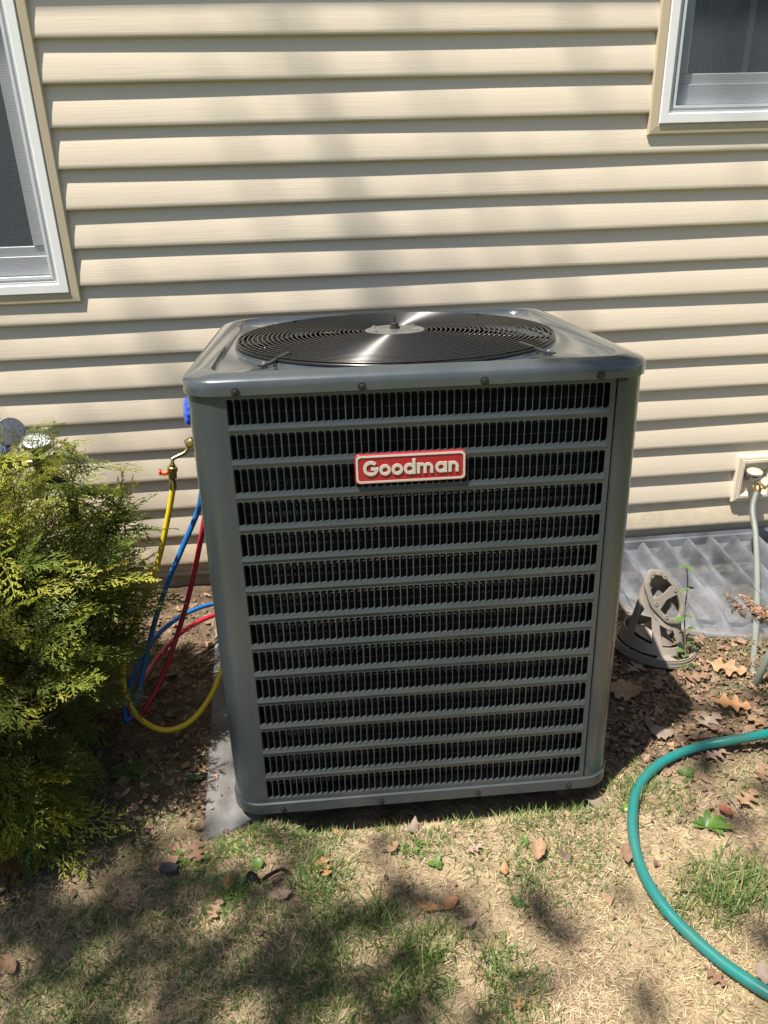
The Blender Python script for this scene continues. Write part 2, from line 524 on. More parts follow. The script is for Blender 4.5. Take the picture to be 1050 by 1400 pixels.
def bareness(x, y):
    """1 = bare soil, 0 = thatch."""
    x = np.asarray(x, dtype=float); y = np.asarray(y, dtype=float)
    left = 1 / (1 + np.exp((x + 0.30 + 0.12 * (y + 1.1)) / 0.04)) * 1 / (1 + np.exp(-(y + 1.30) / 0.06))
    back = 1 / (1 + np.exp(-(y + 1.04) / 0.025))
    right = 1 / (1 + np.exp(-(y + 1.02 - 0.10 * np.clip(x - 0.6, 0, 1)) / 0.03)) * (x > 0.5)
    patch = np.exp(-((x - 0.22) ** 2 + (y + 1.325) ** 2) / 0.05 ** 2) * 0.7 + np.exp(-((x - 0.83) ** 2 + (y + 1.12) ** 2) / 0.10 ** 2) * 0.7
    bb = np.maximum(np.maximum(left * 0.8, back), np.maximum(right, patch))
    return np.clip(bb + 0.5 * (vnoise(x, y, 14, 31) - 0.5), 0, 1)


def grid_axis(lo, hi, step, out):
    fine = list(np.arange(lo, hi + 1e-6, step))
    s = step; a = lo; left = []
    while a > -out:
        s *= 1.35; a -= s; left.append(a)
    s = step; a = hi; right = []
    while a < out:
        s *= 1.35; a += s; right.append(a)
    return np.array(left[::-1] + fine + right)


gx = grid_axis(-1.3, 2.4, 0.0125, 400.0)
gy = grid_axis(-1.9, 0.10, 0.0125, 400.0)
gy = gy[gy < 300]
X, Y = np.meshgrid(gx, gy)
Z = height(X, Y)
nx_, ny_ = len(gx), len(gy)
V = np.stack([X.ravel(), Y.ravel(), Z.ravel()], 1)
idx = np.arange(nx_ * ny_).reshape(ny_, nx_)
F = np.stack([idx[:-1, :-1].ravel(), idx[:-1, 1:].ravel(), idx[1:, 1:].ravel(), idx[1:, :-1].ravel()], 1)
Cg = np.zeros((len(V), 3), dtype=np.float32)
Cg[:, 0] = 1 - bareness(V[:, 0], V[:, 1])
dist = np.maximum(np.abs(V[:, 0]) - 1.5, -1.9 - V[:, 1])
Cg[:, 1] = np.clip(np.maximum(greenness(V[:, 0], V[:, 1]) * 0.35, np.clip(dist / 0.8, 0, 0.75)), 0, 1)
gm = np_mesh('ground', V, F, Cg)
ground = link('ground', gm, 'soil', None, True)
tag(ground, kind='structure')


def gpt(px, py, lift=0.0):
    p = at(px, py)
    for _ in range(3):
        p = at(px, py, z=float(height(p.x, p.y)) + lift)
    return p


# ------------------------------------------------------------------ house
PITCH = 0.1016
house = empty('house')
tag(house, 'house wall of cream vinyl siding with two white framed windows', 'house')
WIN = [(-1.56, -0.6263, 0.8718, 2.30), (1.0160, 1.95, 1.2654, 2.30)]     # outer edges of the trim
X0, X1, NLAP = -3.2, 4.2, 29
prof = [(0.0168, -0.0005), (0.0034, -0.0010), (0.0008, 0.0004), (0.0, 0.0026), (0.0005, 0.012), (0.0026, 0.035), (0.0066, 0.062), (0.0117, 0.086), (0.0164, 0.104)]


def lap_piece(xa, xb, z0, zcap=None):
    mb = MB()
    pr = [(y, z) for y, z in prof]
    if zcap is not None:
        pr2 = []
        for (y, z) in pr:
            if z0 + z <= zcap: pr2.append((y, z))
        if len(pr2) < len(pr):
            k = len(pr2)
            y0, za = pr[k - 1]; y1, zb = pr[k]
            t = (zcap - z0 - za) / (zb - za)
            pr2.append((y0 + (y1 - y0) * t, zcap - z0))
        pr = pr2
    xs = list(np.arange(xa, xb, 0.3)) + [xb]
    rings = [[(x, y + 0.0011 * math.sin(x * 2.3 + z0 * 40), z0 + z + 0.0009 * math.sin(x * 1.7 + z0 * 23)) for (y, z) in pr] for x in xs]
    mb.loft(rings, closed=False)
    return mb


for k in range(NLAP):
    z0 = k * PITCH
    z1 = z0 + PITCH
    cuts = []          # (xa, xb, zcap or None)
    x = X0
    pieces = []
    for (wa, wb, wz0, wz1) in WIN:
        ina, inb = wa + 0.006, wb - 0.006
        if z1 <= wz0 + 0.004 or z0 >= wz1 - 0.004:
            continue
        pieces.append((x, ina, None))
        if z0 < wz0:
            pieces.append((ina, inb, wz0 + 0.004))
        x = inb
    pieces.append((x, X1, None))
    # a notched lap stays one board, one cut right through is two boards
    groups = [[]]
    for i, pc in enumerate(pieces):
        groups[-1].append(pc)
        if i + 1 < len(pieces) and abs(pieces[i + 1][0] - pc[1]) > 1e-6:
            groups.append([])
        elif i + 1 < len(pieces) and pc[2] is None and pieces[i + 1][2] is None:
            groups.append([])
    for gr in groups:
        mb = MB()
        for (xa, xb, zc) in gr:
            p = lap_piece(xa, xb, z0, zc)
            mb.add(p.v, p.f)
        mb.build('siding_board', 'vinyl' if k > 0 else 'vinyl_splash', house, True, 35)

# sheathing round the openings
mb = MB()
zt = NLAP * PITCH
mb.box(X0, WIN[0][0] + .02, .0190, .10, 0.0, zt)
mb.box(WIN[0][1] - .02, WIN[1][0] + .02, .0190, .10, 0.0, zt)
mb.box(WIN[1][1] - .02, X1, .0190, .10, 0.0, zt)
for (wa, wb, wz0, wz1) in WIN:
    mb.box(wa + .02, wb - .02, .0190, .10, 0.0, wz0 + .02)
    mb.box(wa + .02, wb - .02, .0190, .10, wz1 - .02, zt)
mb.build('sheathing', 'sheath', house)
mb = MB()
mb.box(X0, X1, .030, .25, -0.95, -0.0495)
mb.build('foundation_wall', 'block', house)
mb = MB()
for (za, zb, ya) in ((-0.049, -0.034, .010), (-0.034, -0.020, .013), (-0.020, -0.0015, .0105)):
    mb.box(X0, X1, ya, .06, za + .0008, zb)
mb.build('skirt_trim', 'skirt', house)
mb = MB()
mb.box(X0, X1, -0.24, .12, zt + .002, zt + .03)
mb.build('soffit', 'white', house)
mb = MB()
mb.box(X0, X1, -0.262, -0.243, zt - .02, zt + .15)
mb.build('fascia', 'white', house)


def window(wa, wb, wz0, wz1, muntins):
    wr = empty('window'); wr.parent = house
    # beige channel with mitred corners: two bevelled steps
    mb = MB()

    def frame(a, y0, bw, y1, z_in=None):
        """ring from inset a (depth y0) to inset bw (depth y1)"""
        r0 = [(wa + a, y0, wz0 + a), (wb - a, y0, wz0 + a), (wb - a, y0, wz1 - a), (wa + a, y0, wz1 - a)]
        r1 = [(wa + bw, y1, wz0 + bw), (wb - bw, y1, wz0 + bw), (wb - bw, y1, wz1 - bw), (wa + bw, y1, wz1 - bw)]
        return r0, r1
    steps = [(0.0, .018), (0.0, -.0020), (.0035, -.0050), (.024, -.0065), (.0275, -.004), (.0275, .02)]
    rings = [frame(a, y, a, y)[0] for a, y in steps]
    mb.loft(rings)
    mb.build('trim_channel', 'trim', wr)
    mb = MB()
    steps = [(.0282, .02), (.0282, -.0075), (.0300, -.0095), (.052, -.0095), (.054, -.0075), (.054, .012)]
    mb.loft([frame(a, y, a, y)[0] for a, y in steps])
    mb.build('outer_frame', 'white', wr)
    mb = MB()
    steps = [(.0545, .012), (.0545, -.003), (.060, -.004), (.0610, .004), (.066, .004), (.0670, -.001), (.074, -.001), (.0745, .045)]
    mb.loft([frame(a, y, a, y)[0] for a, y in steps])
    mb.build('inner_frame', 'sash', wr)
    # lower sash: a stepped rail, stiles, glass
    a = .076
    mb = MB()
    mb.box(wa + a, wb - a, .024, .05, wz0 + a, wz0 + a + .052, .002)
    mb.box(wa + a + .002, wb - a - .002, .030, .05, wz0 + a + .0525, wz0 + a + .078, .002)
    mb.box(wa + a, wa + a + .035, .0262, .05, wz0 + a + .079, wz1 - a, .002)
    mb.box(wb - a - .035, wb - a, .0262, .05, wz0 + a + .079, wz1 - a, .002)
    mid = (wz0 + wz1) / 2 + .06
    mb.box(wa + a + .0355, wb - a - .0355, .0245, .05, mid - .02, mid + .02, .002)
    mb.build('sash', 'sash', wr)
    mb = MB()
    mb.box(wa + a + .03, wb - a - .03, .040, .0425, wz0 + a + .07, wz1 - a)
    mb.build('glass', 'pane', wr)
    mb = MB()
    mb.box(wa + .072, wb - .072, .0150, .0156, wz0 + .072, wz1 - .072)
    mb.build('insect_screen', 'screen', wr)
    for xm in muntins:
        mb = MB(); mb.box(xm - .009, xm + .009, .0445, .0525, wz0 + a + .0785, wz1 - a, .001)
        mb.build('muntin', 'sash', wr)
    # dim room behind
    mb = MB()
    mb.box(wa - .3, wb + .3, .9, .93, wz0 - .3, wz1 + .3)
    mb.box(wa - .33, wa - .3, .101, .9, wz0 - .3, wz1 + .3)
    mb.box(wb + .3, wb + .33, .101, .9, wz0 - .3, wz1 + .3)
    mb.box(wa - .3, wb + .3, .101, .9, wz0 - .33, wz0 - .3)
    mb.box(wa - .3, wb + .3, .101, .9, wz1 + .3, wz1 + .33)
    mb.build('room_lining', 'room', wr)
    return wr


window(*WIN[0], muntins=[])
window(*WIN[1], muntins=[1.305, 1.60])


def curtain(xa, xb, z0, z1, tie, label):
    mb = MB(); rings = []
    for i in range(25):
        t = i / 24
        z = z1 + (z0 - z1) * t
        pinch = 1 - 0.62 * math.exp(-((z - tie) / 0.10) ** 2)
        cx = (xa + xb) / 2
        row = []
        for k in range(41):
            s = k / 40
            x = cx + (xa + (xb - xa) * s - cx) * pinch
            row.append((x, 0.16 + 0.02 * math.sin(s * 38 + t * 1.5) * (0.5 + 0.5 * pinch), z))
        rings.append(row)
    mb.loft(rings, closed=False)
    o = mb.build('curtain', 'curtain', None, True)
    tag(o, label, 'curtain')
    return o


curtain(1.12, 1.36, 1.30, 2.25, 1.52, 'grey curtain gathered behind the glass of the right window')

# tap on its mounting block
blk = empty('mounting_block'); blk.parent = house
BX0, BX1, BZ0, BZ1 = 1.466, 1.606, 0.094, 0.256
mb = MB()


def fr(a, y):
    return [(BX0 + a, y, BZ0 + a), (BX1 - a, y, BZ0 + a), (BX1 - a, y, BZ1 - a), (BX0 + a, y, BZ1 - a)]


mb.loft([fr(-.004, .0160), fr(-.004, -.006), fr(0, -.010), fr(.008, -.011), fr(.0095, -.008), fr(.0105, -.014), fr(.020, -.014), fr(.024, -.008), fr(.032, .012)], cap1=True)
mb.build('block_body', 'vinyl', blk)
fx, fz = 1.512, 0.185
mb = MB(); mb.lathe([(.022, 0), (.022, .006), (.012, .008), (.011, .05), (.015, .052), (.015, .075), (.010, .078)], (fx, .012, fz), (0, -1, 0), 16)
mb.build('tap_body', 'steel', blk, True, 40)
mb = MB(); mb.lathe([(.010, 0), (.014, .004), (.014, .022), (.0165, .023), (.0165, .030)], (fx + .006, -.055, fz - .002), (.25, -.62, -.74), 14)
mb.build('tap_spout', 'brass', blk, True, 40)
mb = MB(); mb.lathe([(.006, 0), (.006, .016), (.024, .017), (.026, .020), (.026, .026), (.022, .029)], (fx - .002, -.035, fz + .004), (0, -.15, 1), 18)
mb.build('tap_handle', 'trim', blk, True, 40)
mb = MB(); mb.lathe([(.013, 0), (.021, .003), (.021, .012), (.017, .018), (.017, .026)], (fx + .018, -.052, fz - .004), (.55, -.75, -.3), 18)
mb.build('backflow_cap', 'trim', blk, True, 40)

# ------------------------------------------------------------------ equipment pad
pad = empty('equipment_pad', (0.13, -0.65, -.13))
mb = MB()
edge_ = [(-.285, -1.108), (-.245, -1.103), (-.205, -1.083), (-.175, -1.060), (-.12, -1.020), (.25, -1.000), (.585, -.99), (.595, -.98), (.57, -.23), (.56, -.22), (-.325, -.245), (-.335, -.255)]
e0 = [(x - .13, y + .65) for x, y in edge_]
mb.loft([[(x, y, -.005) for x, y in e0], [(x, y, .0415) for x, y in e0], [(x * .993, y * .993, .0455) for x, y in e0]], True, True)
po = mb.build('slab', 'pad', pad)
tag(pad, 'weathered grey slab under the air conditioner, its left edge showing', 'pad')

# ------------------------------------------------------------------ air conditioner
PHI, TX, TY = -0.02365414, -0.04865629, 0.002794
RU = Matrix.Rotation(PHI, 3, 'Z') @ Matrix.Rotation(TX, 3, 'X') @ Matrix.Rotation(TY, 3, 'Y')
ac = empty('air_conditioner', (0.19619, -1.09, -0.01881), RU.to_euler())
tag(ac, 'dark grey outdoor air conditioner condenser with louvred front and red badge', 'air conditioner')
HX, DEP, RC = 0.414, 0.74, 0.060        # half width, depth, corner radius
SW, SH = 0.682, 0.869                   # louvre field
ROWS = 14


def louvre_mesh(ncol, x0, x1, zlo, zhi, fieldw):
    """Stamped sheet with rows of slots; each slot has a turned-in edge."""
    mb = MB()
    cw = fieldw / ncol
    holeh = 0.0462
    rp = (SH - holeh) / (ROWS - 1)
    xs0 = -fieldw / 2
    bw = holeh + 0.006                       # cell height round the slot
    # plain strips
    edges = []
    prev = zlo
    for r in range(ROWS):
        zc = holeh / 2 + r * rp
        a, c = zc - bw / 2, zc + bw / 2
        mid = (prev + a) / 2
        if r > 0:                            # ridge of the band between rows
            mb.loft([[(xs0, 0, prev), (xs0, -.0014, mid), (xs0, 0, a)], [(-xs0, 0, prev), (-xs0, -.0014, mid), (-xs0, 0, a)]], closed=False)
        else:
            mb.loft([[(xs0, 0, prev), (xs0, 0, a)], [(-xs0, 0, prev), (-xs0, 0, a)]], closed=False)
        prev = c
        for k in range(ncol):
            cx = xs0 + cw * (k + .5)
            hw = cw * 0.440 + random.uniform(-.0002, .0002)
            cx += random.uniform(-.00025, .00025)
            R_ = 0.0040
            pts = []
            for (sx, sz, a0) in ((1, 1, 0), (-1, 1, 90), (-1, -1, 180), (1, -1, 270)):
                rr = R_ if sx > 0 else R_ * .55
                for q in range(3):
                    an = math.radians(a0 + 45 * q)
                    pts.append((cx + sx * (hw - rr) + rr * math.cos(an), zc + sz * (holeh / 2 - rr) + rr * math.sin(an)))
            cx = xs0 + cw * (k + .5)
            outer = [(cx + cw / 2, c), (cx - cw / 2, c), (cx - cw / 2, a), (cx + cw / 2, a)]
            base = [(x, 0, z) for x, z in outer] + [(x, .0004, z) for x, z in pts] + [(x + (.0016 if x > cx else .0020), .0070, z) for x, z in pts]
            f = []
            for s in range(4):
                i0 = 4 + s * 3
                f += [(s, i0 + 1, i0), (s, i0 + 2, i0 + 1)]
                f.append((s, (s + 1) % 4, 4 + ((s + 1) % 4) * 3, i0 + 2))
            for q in range(12):
                p, p2 = 4 + q, 4 + (q + 1) % 12
                f.append((p, p2, p2 + 12, p + 12))
            mb.add(base, f)
    mb.loft([[(xs0, 0, prev), (xs0, 0, zhi)], [(-xs0, 0, prev), (-xs0, 0, zhi)]], closed=False)
    for (xa, xb) in ((x0, xs0), (-xs0, x1)):
        if xb - xa > 1e-4:
            mb.loft([[(xa, 0, zlo), (xa, 0, zhi)], [(xb, 0, zlo), (xb, 0, zhi)]], closed=False)
    return mb


ZLO, ZHI = -0.020, 0.888
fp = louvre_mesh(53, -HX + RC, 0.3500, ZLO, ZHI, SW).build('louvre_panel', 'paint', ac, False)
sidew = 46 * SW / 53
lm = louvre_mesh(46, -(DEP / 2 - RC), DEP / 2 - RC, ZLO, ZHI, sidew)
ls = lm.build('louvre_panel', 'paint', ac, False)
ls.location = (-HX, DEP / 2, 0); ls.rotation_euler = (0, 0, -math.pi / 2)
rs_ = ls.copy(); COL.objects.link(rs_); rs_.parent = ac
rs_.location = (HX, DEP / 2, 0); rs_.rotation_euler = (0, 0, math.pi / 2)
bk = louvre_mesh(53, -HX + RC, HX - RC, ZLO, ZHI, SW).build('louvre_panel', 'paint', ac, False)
bk.location = (0, DEP, 0); bk.rotation_euler = (0, 0, math.pi)


def corner_post(cx, cy, a0, extra=None, name='corner_post'):
    pts = [(cx + RC * math.cos(math.radians(a0 + 90 * k / 14)), cy + RC * math.sin(math.radians(a0 + 90 * k / 14))) for k in range(15)]
    if extra: pts = extra[0] + pts + extra[1]
    mb = MB()
    mb.loft([[(x, y, ZLO) for x, y in pts], [(x, y, ZHI) for x, y in pts]], closed=False)
    return mb.build(name, 'paint', ac, True, 30)


corner_post(-HX + RC, RC, 180)
corner_post(HX - RC, RC, 270, ([(0.3530, .004), (0.3530, -.0012), (HX - RC - .0002, -.0012)], []), 'service_corner')
corner_post(-HX + RC, DEP - RC, 90)
corner_post(HX - RC, DEP - RC, 0)

# base pan
mb = MB()
yc = DEP / 2
o1 = rrect(HX + .004, DEP / 2 + .004, RC + .004, 0, yc)
o2 = rrect(HX + .0015, DEP / 2 + .0015, RC + .0015, 0, yc)
o3 = rrect(HX - .012, DEP / 2 - .012, RC - .012, 0, yc)
mb.loft([[(x, y, -.040) for x, y in o3], [(x, y, -.0405) for x, y in o2], [(x, y, -.038) for x, y in o1], [(x, y, -.0135) for x, y in o1], [(x, y, -.0112) for x, y in o2], [(x, y, -.0110) for x, y in o3]], cap0=True)
mb.build('base_pan', 'paint', ac, True, 35)
for (x, y) in ((-.30, .09), (.30, .09), (-.30, .65), (.30, .65)):
    mb = MB(); mb.lathe([(.030, -.085), (.030, -.043), (.026, -.0412)], (x, y, 0), (0, 0, 1), 14)
    mb.build('foot', 'black', ac)

# coil and its wire guard
mb = MB()
oc = rrect(HX - .040, DEP / 2 - .040, .045, 0, yc)
mb.loft([[(x, y, -.009) for x, y in oc], [(x, y, .872) for x, y in oc]])
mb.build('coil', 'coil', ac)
mb = MB()
ow = rrect(HX - .036, DEP / 2 - .036, .045, 0, yc, 4, 4)
for k in range(40):
    z = 0.008 + k * .0218
    ow2 = ow + [ow[0]]
    mb.tube([(x, y, z) for x, y in ow2], .0011, 4, False)
mb.build('guard_wire', 'coil_tube', ac)

# top cover
FC, FR_ = (-.010, .370), .342
mb = MB()
ZT = 0.9125


def rr(ins, z, rad=None):
    r = max(.012, (RC + .006) - ins) if rad is None else rad
    return [(x, y, z) for x, y in rrect(HX + .006 - ins, DEP / 2 + .006 - ins, r, 0, yc)]


def rr2(ix, iy, z, rad):
    return [(x, y, z) for x, y in rrect(HX + .006 - ix, DEP / 2 + .006 - iy, rad, 0, yc)]


rec = rr2(.058, .0285, ZT - .012, .05)
n_r = len(rec)


def circ(r, z):
    out = []
    for (x, y, _) in rec:
        a = math.atan2(y - FC[1], x - FC[0])
        out.append((FC[0] + r * math.cos(a), FC[1] + r * math.sin(a), z))
    return out


mb.loft([rr(.004, .8755), rr(0, .8768), rr(-.0004, .888), rr(0.0, .8985), rr(.0025, .9025), rr2(.013, .010, .9068, .058), rr2(.024, .0165, .9100, .056), rr2(.033, .0215, ZT, .055), rr2(.047, .0235, ZT + .0007, .055), rr2(.0505, .0250, ZT, .054), rr2(.0560, .0275, ZT - .011, .05), rec,
         circ(FR_ + .0035, ZT - .0122), circ(FR_ + .0022, ZT - .007), circ(FR_, ZT - .007), circ(FR_ - .006, ZT - .012), circ(FR_ - .012, ZT - .034)])
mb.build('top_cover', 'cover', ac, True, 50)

# fan below the grille
fan = empty('fan'); fan.parent = ac
mb = MB(); mb.lathe([(.085, .70), (.085, .86), (.05, .872), (.02, .875)], (FC[0], FC[1], 0), (0, 0, 1), 24)
mb.build('motor', 'black', fan, True, 40)
for k in range(3):
    mb = MB(); rings = []
    for i in range(9):
        r = .06 + .225 * i / 8
        row = []
        for j in range(9):
            a = k * 2.094 + (j / 8 - .5) * (1.15 - .25 * i / 8)
            row.append((FC[0] + r * math.cos(a), FC[1] + r * math.sin(a), .83 + .045 * (j / 8 - .5) * (1.2 - .4 * i / 8)))
        rings.append(row)
    mb.loft(rings, closed=False)
    mb.build('blade', 'black', fan, True)

# wire grille
gz = lambda r: ZT + .002 + .0060 * (1 - (r / FR_) ** 2)
mb = MB()
nring = 27
for i in range(nring):
    r = .070 + (FR_ - .004 - .070) * i / (nring - 1)
    pts = [(FC[0] + r * math.cos(2 * math.pi * k / 72), FC[1] + r * math.sin(2 * math.pi * k / 72), gz(r)) for k in range(73)]
    mb.tube(pts, .0017, 6, False)
gri = mb.build('fan_grille', 'wire', ac, True)
mb = MB()
for k in range(8):
    a = math.radians(22.5 + 45 * k)
    mb.tube([(FC[0] + r * math.cos(a), FC[1] + r * math.sin(a), gz(r) - .0036) for r in (.03, .10, .18, .25, FR_ - .004)], .0023, 6)
pts = [(FC[0] + (FR_ - .004) * math.cos(2 * math.pi * k / 72), FC[1] + (FR_ - .004) * math.sin(2 * math.pi * k / 72), gz(FR_) - .006) for k in range(73)]
mb.tube(pts, .0042, 8, False)
mb.build('spokes', 'wire', gri, True)
mb = MB(); mb.lathe([(.064, .0), (.065, .0015), (.060, .0035), (.046, .0020), (.034, .0045), (.030, .0048), (.0, .0048)], (FC[0], FC[1], gz(.06)), (0, 0, 1), 36)
mb.build('hub_plate', 'steel', gri, True, 30)
mb = MB(); mb.lathe([(.0115, 0), (.0115, .004), (.0085, .005), (.0085, .010), (.006, .012), (.0025, .0125), (.0025, .022), (.001, .0225), (.001, .025)], (FC[0], FC[1], gz(.06) + .0048), (0, 0, 1), 16)
mb.build('hub_stud', 'black', gri, True, 40)
for (a, ) in ((38,), (142,), (218,), (322,)):
    a = math.radians(a)
    d = Vector((math.cos(a), math.sin(a), 0)); s = Vector((-d.y, d.x, 0))
    c0 = Vector((FC[0], FC[1], 0))
    for hr in (.055,):
        mb = MB(); mb.lathe([(.0045, 0), (.0045, .0028), (.002, .0042)], c0 + d * hr + Vector((0, 0, gz(.06) + .0028)), (0, 0, 1), 10)
        mb.build('hub_bolt', 'steel', gri, True, 40)
for sgx, sgy in ((-1, -1), (1, -1), (-1, 1), (1, 1)):
    d = Vector((sgx * .72, sgy * .69, 0)).normalized(); c0 = Vector((FC[0], FC[1], 0)); s = Vector((-d.y, d.x, 0))
    rows = []
    for (r, z, w, h) in ((FR_ - .035, ZT + .004, .0055, .004), (FR_ - .008, ZT - .0010, .0055, .0045), (FR_ + .012, ZT - .0070, .0065, .0045), (FR_ + .030, ZT - .0090, .0075, .0035), (FR_ + .040, ZT - .0090, .0075, .0030)):
        p = c0 + d * r
        rows.append([p + s * w + Vector((0, 0, z)), p - s * w + Vector((0, 0, z)), p - s * w * .8 + Vector((0, 0, z + h)), p + s * w * .8 + Vector((0, 0, z + h))])
    mb = MB(); mb.loft(rows, True, True)
    cl = mb.build('grille_clip', 'wire', ac)
    mb = MB(); mb.lathe([(.0052, 0), (.0052, .002), (.004, .004), (.0015, .0045)], c0 + d * (FR_ + .029) + Vector((0, 0, ZT - .0056)), (0, 0, 1), 10)
    mb.build('clip_screw', 'steel', cl, True, 40)

# screws along the cover and the base
for x in (-.322, -.105, .110, .318):
    mb = MB(); mb.lathe([(.0078, 0), (.0078, .0018), (.0046, .0022), (.0046, .0060), (.0030, .0070)], (x, -.0058, .8835), (0, -1, 0), 10)
    mb.build('screw', 'black', ac, True, 40)
for x in (-.310, -.098, .115, .317):
    mb = MB(); mb.lathe([(.0062, 0), (.0062, .0018), (.0038, .0022), (.0038, .0055), (.0026, .0062)], (x, -.0038, -.0265), (0, -1, 0), 10)
    mb.build('screw', 'black', ac, True, 40)
mb = MB(); mb.box(.3515, .3690, -.0045, .004, .8705, .8752)
mb.build('notch', 'black', ac)

# badge
bd = empty('badge', (-.022, 0, .7315)); bd.parent = ac
BW, BH = .1015, .0282
mb = MB()
mb.loft([[(x, -.0015, z) for x, z in rrect(BW, BH, .008, arc=5, edge=3)], [(x, -.0052, z) for x, z in rrect(BW, BH, .008, arc=5, edge=3)], [(x, -.0064, z) for x, z in rrect(BW - .001, BH - .001, .0075, arc=5, edge=3)]], True, True)
mb.build('badge_plate', 'red', bd, False)
mb = MB()
q0 = rrect(BW - .0022, BH - .0022, .0075, arc=5, edge=3); q1 = rrect(BW - .0058, BH - .0058, .0058, arc=5, edge=3)
mb.loft([[(x, -.0060, z) for x, z in q0], [(x, -.0073, z) for x, z in q0], [(x, -.0075, z) for x, z in q1], [(x, -.0060, z) for x, z in q1]])
mb.build('badge_border', 'silver', bd)


def ring_poly(mb, cx, cz, ro, ri, a0, a1, y0, y1, nseg=28, sq=1.0):
    st = []
    full = abs(a1 - a0) >= 360
    for k in range(nseg + 1):
        a = math.radians(a0 + (a1 - a0) * k / nseg)
        st.append([(cx + ro * math.cos(a), y1, cz + ro * sq * math.sin(a)), (cx + ri * math.cos(a), y1, cz + ri * sq * math.sin(a)),
                   (cx + ri * math.cos(a), y0, cz + ri * sq * math.sin(a)), (cx + ro * math.cos(a), y0, cz + ro * sq * math.sin(a))])
    mb.loft(st, not full, not full)


XH = .0197
word = [('G', 1.46), ('o', 1.13), ('o', 1.13), ('d', 1.20), ('m', 1.72), ('a', 1.22), ('n', 1.0)]
tot = sum(w for _, w in word)
cur = -tot * XH / 2 + .001
S = .29
base = -.0118
for ch, adv in word:
    mb = MB(); y0, y1 = -.0060, -.0082
    u = XH

    def bar(xa, xb, za, zb, yy=y1 - .00012):
        mb.box(cur + xa * u, cur + xb * u, yy, y0, base + za * u, base + zb * u)
    if ch == 'G':
        ring_poly(mb, cur + .69 * u, base + .69 * u, .71 * u, .42 * u, 42, 352, y0, y1)
        bar(.70, 1.39, .50, .77)
    elif ch == 'o':
        ring_poly(mb, cur + .53 * u, base + .5 * u, .53 * u, .25 * u, 0, 360, y0, y1)
    elif ch == 'd':
        ring_poly(mb, cur + .53 * u, base + .5 * u, .53 * u, .25 * u, 0, 360, y0, y1)
        bar(.79, 1.08, -.01, 1.44)
    elif ch == 'a':
        ring_poly(mb, cur + .53 * u, base + .5 * u, .53 * u, .25 * u, 0, 360, y0, y1)
        bar(.79, 1.08, -.01, 1.01)
    elif ch == 'n':
        bar(0, S, 0, 1.0)
        ring_poly(mb, cur + .47 * u, base + .56 * u, .46 * u, .19 * u, 0, 180, y0, y1, 18, .98)
        bar(.655, .935, 0, .57)
    elif ch == 'm':
        bar(0, S, 0, 1.0)
        for ox in (0, .62):
            ring_poly(mb, cur + (.45 + ox) * u, base + .56 * u, .44 * u, .18 * u, 0, 180, y0, y1 - .00006 * (ox > 0), 18, .98)
            bar(.62 + ox, .90 + ox, 0, .57)
    mb.build('letter', 'silver', bd)
    cur += adv * XH


# ------------------------------------------------------------------ service hoses and gauges at the left
def hose(name, pts, rad, material, label, cat='hose', per=10, sides=10):
    o = empty(name, pts[0])
    mb = MB(); mb.tube([Vector(p) - Vector(pts[0]) for p in catmull(pts, per)], rad, sides)
    mb.build('hose_jacket', material, o, True, 60)
    tag(o, label, cat)
    return o


def P(px, py, y):
    return at(px, py, y=y)


# yellow: from the service port down into a loop and back behind the unit
port = P(262, 606, -.62)
ypts = [P(237, 664, -.64), P(231, 700, -.64), P(217, 765, -.64), P(199, 815, -.645), P(182, 860, -.65), P(170, 905, -.66), P(170, 940, -.70), P(187, 978, -.745), P(222, 998, -.772), P(258, 988, -.755), P(286, 955, -.70), P(303, 915, -.64), P(318, 860, -.55)]
yh = hose('charging_hose', ypts, .0068, 'hose_yellow', 'yellow charging hose looping beside the grey unit', 'hose')
q = ypts[0]; b0 = Vector(q)
mb = MB(); mb.lathe([(.0085, -.020), (.0085, 0), (.007, .003)], (0, 0, .012), (0.05, 0, 1), 12); mb.build('ferrule', 'brass', yh, True, 40)
mb = MB(); mb.lathe([(.006, 0), (.010, .004), (.010, .020), (.012, .021), (.012, .030), (.007, .032), (.007, .038)], (.0005, 0, .016), (.12, 0, 1), 8); mb.build('valve_body', 'brass', yh, True, 30)
rel = port - b0
mb = MB(); mb.tube([(.005, 0, .05), (.007, 0, .066), rel + Vector((-.018, 0, -.022)), rel + Vector((-.004, 0, -.004)), rel + Vector((.012, 0, .006))], .0048, 8)
mb.build('elbow', 'brass', yh, True, 60)
mb = MB(); mb.lathe([(.011, 0), (.013, .003), (.013, .018), (.010, .020)], rel + Vector((-.012, 0, -.004)), (.9, .1, .45), 12); mb.build('swivel_nut', 'brass', yh, True, 40)
mb = MB(); mb.box(-.022, -.008, -.005, .005, .027, .038, .002); mb.box(-.028, -.0225, -.008, .008, .029, .042, .002)
mb.build('valve_lever', 'orange', yh)

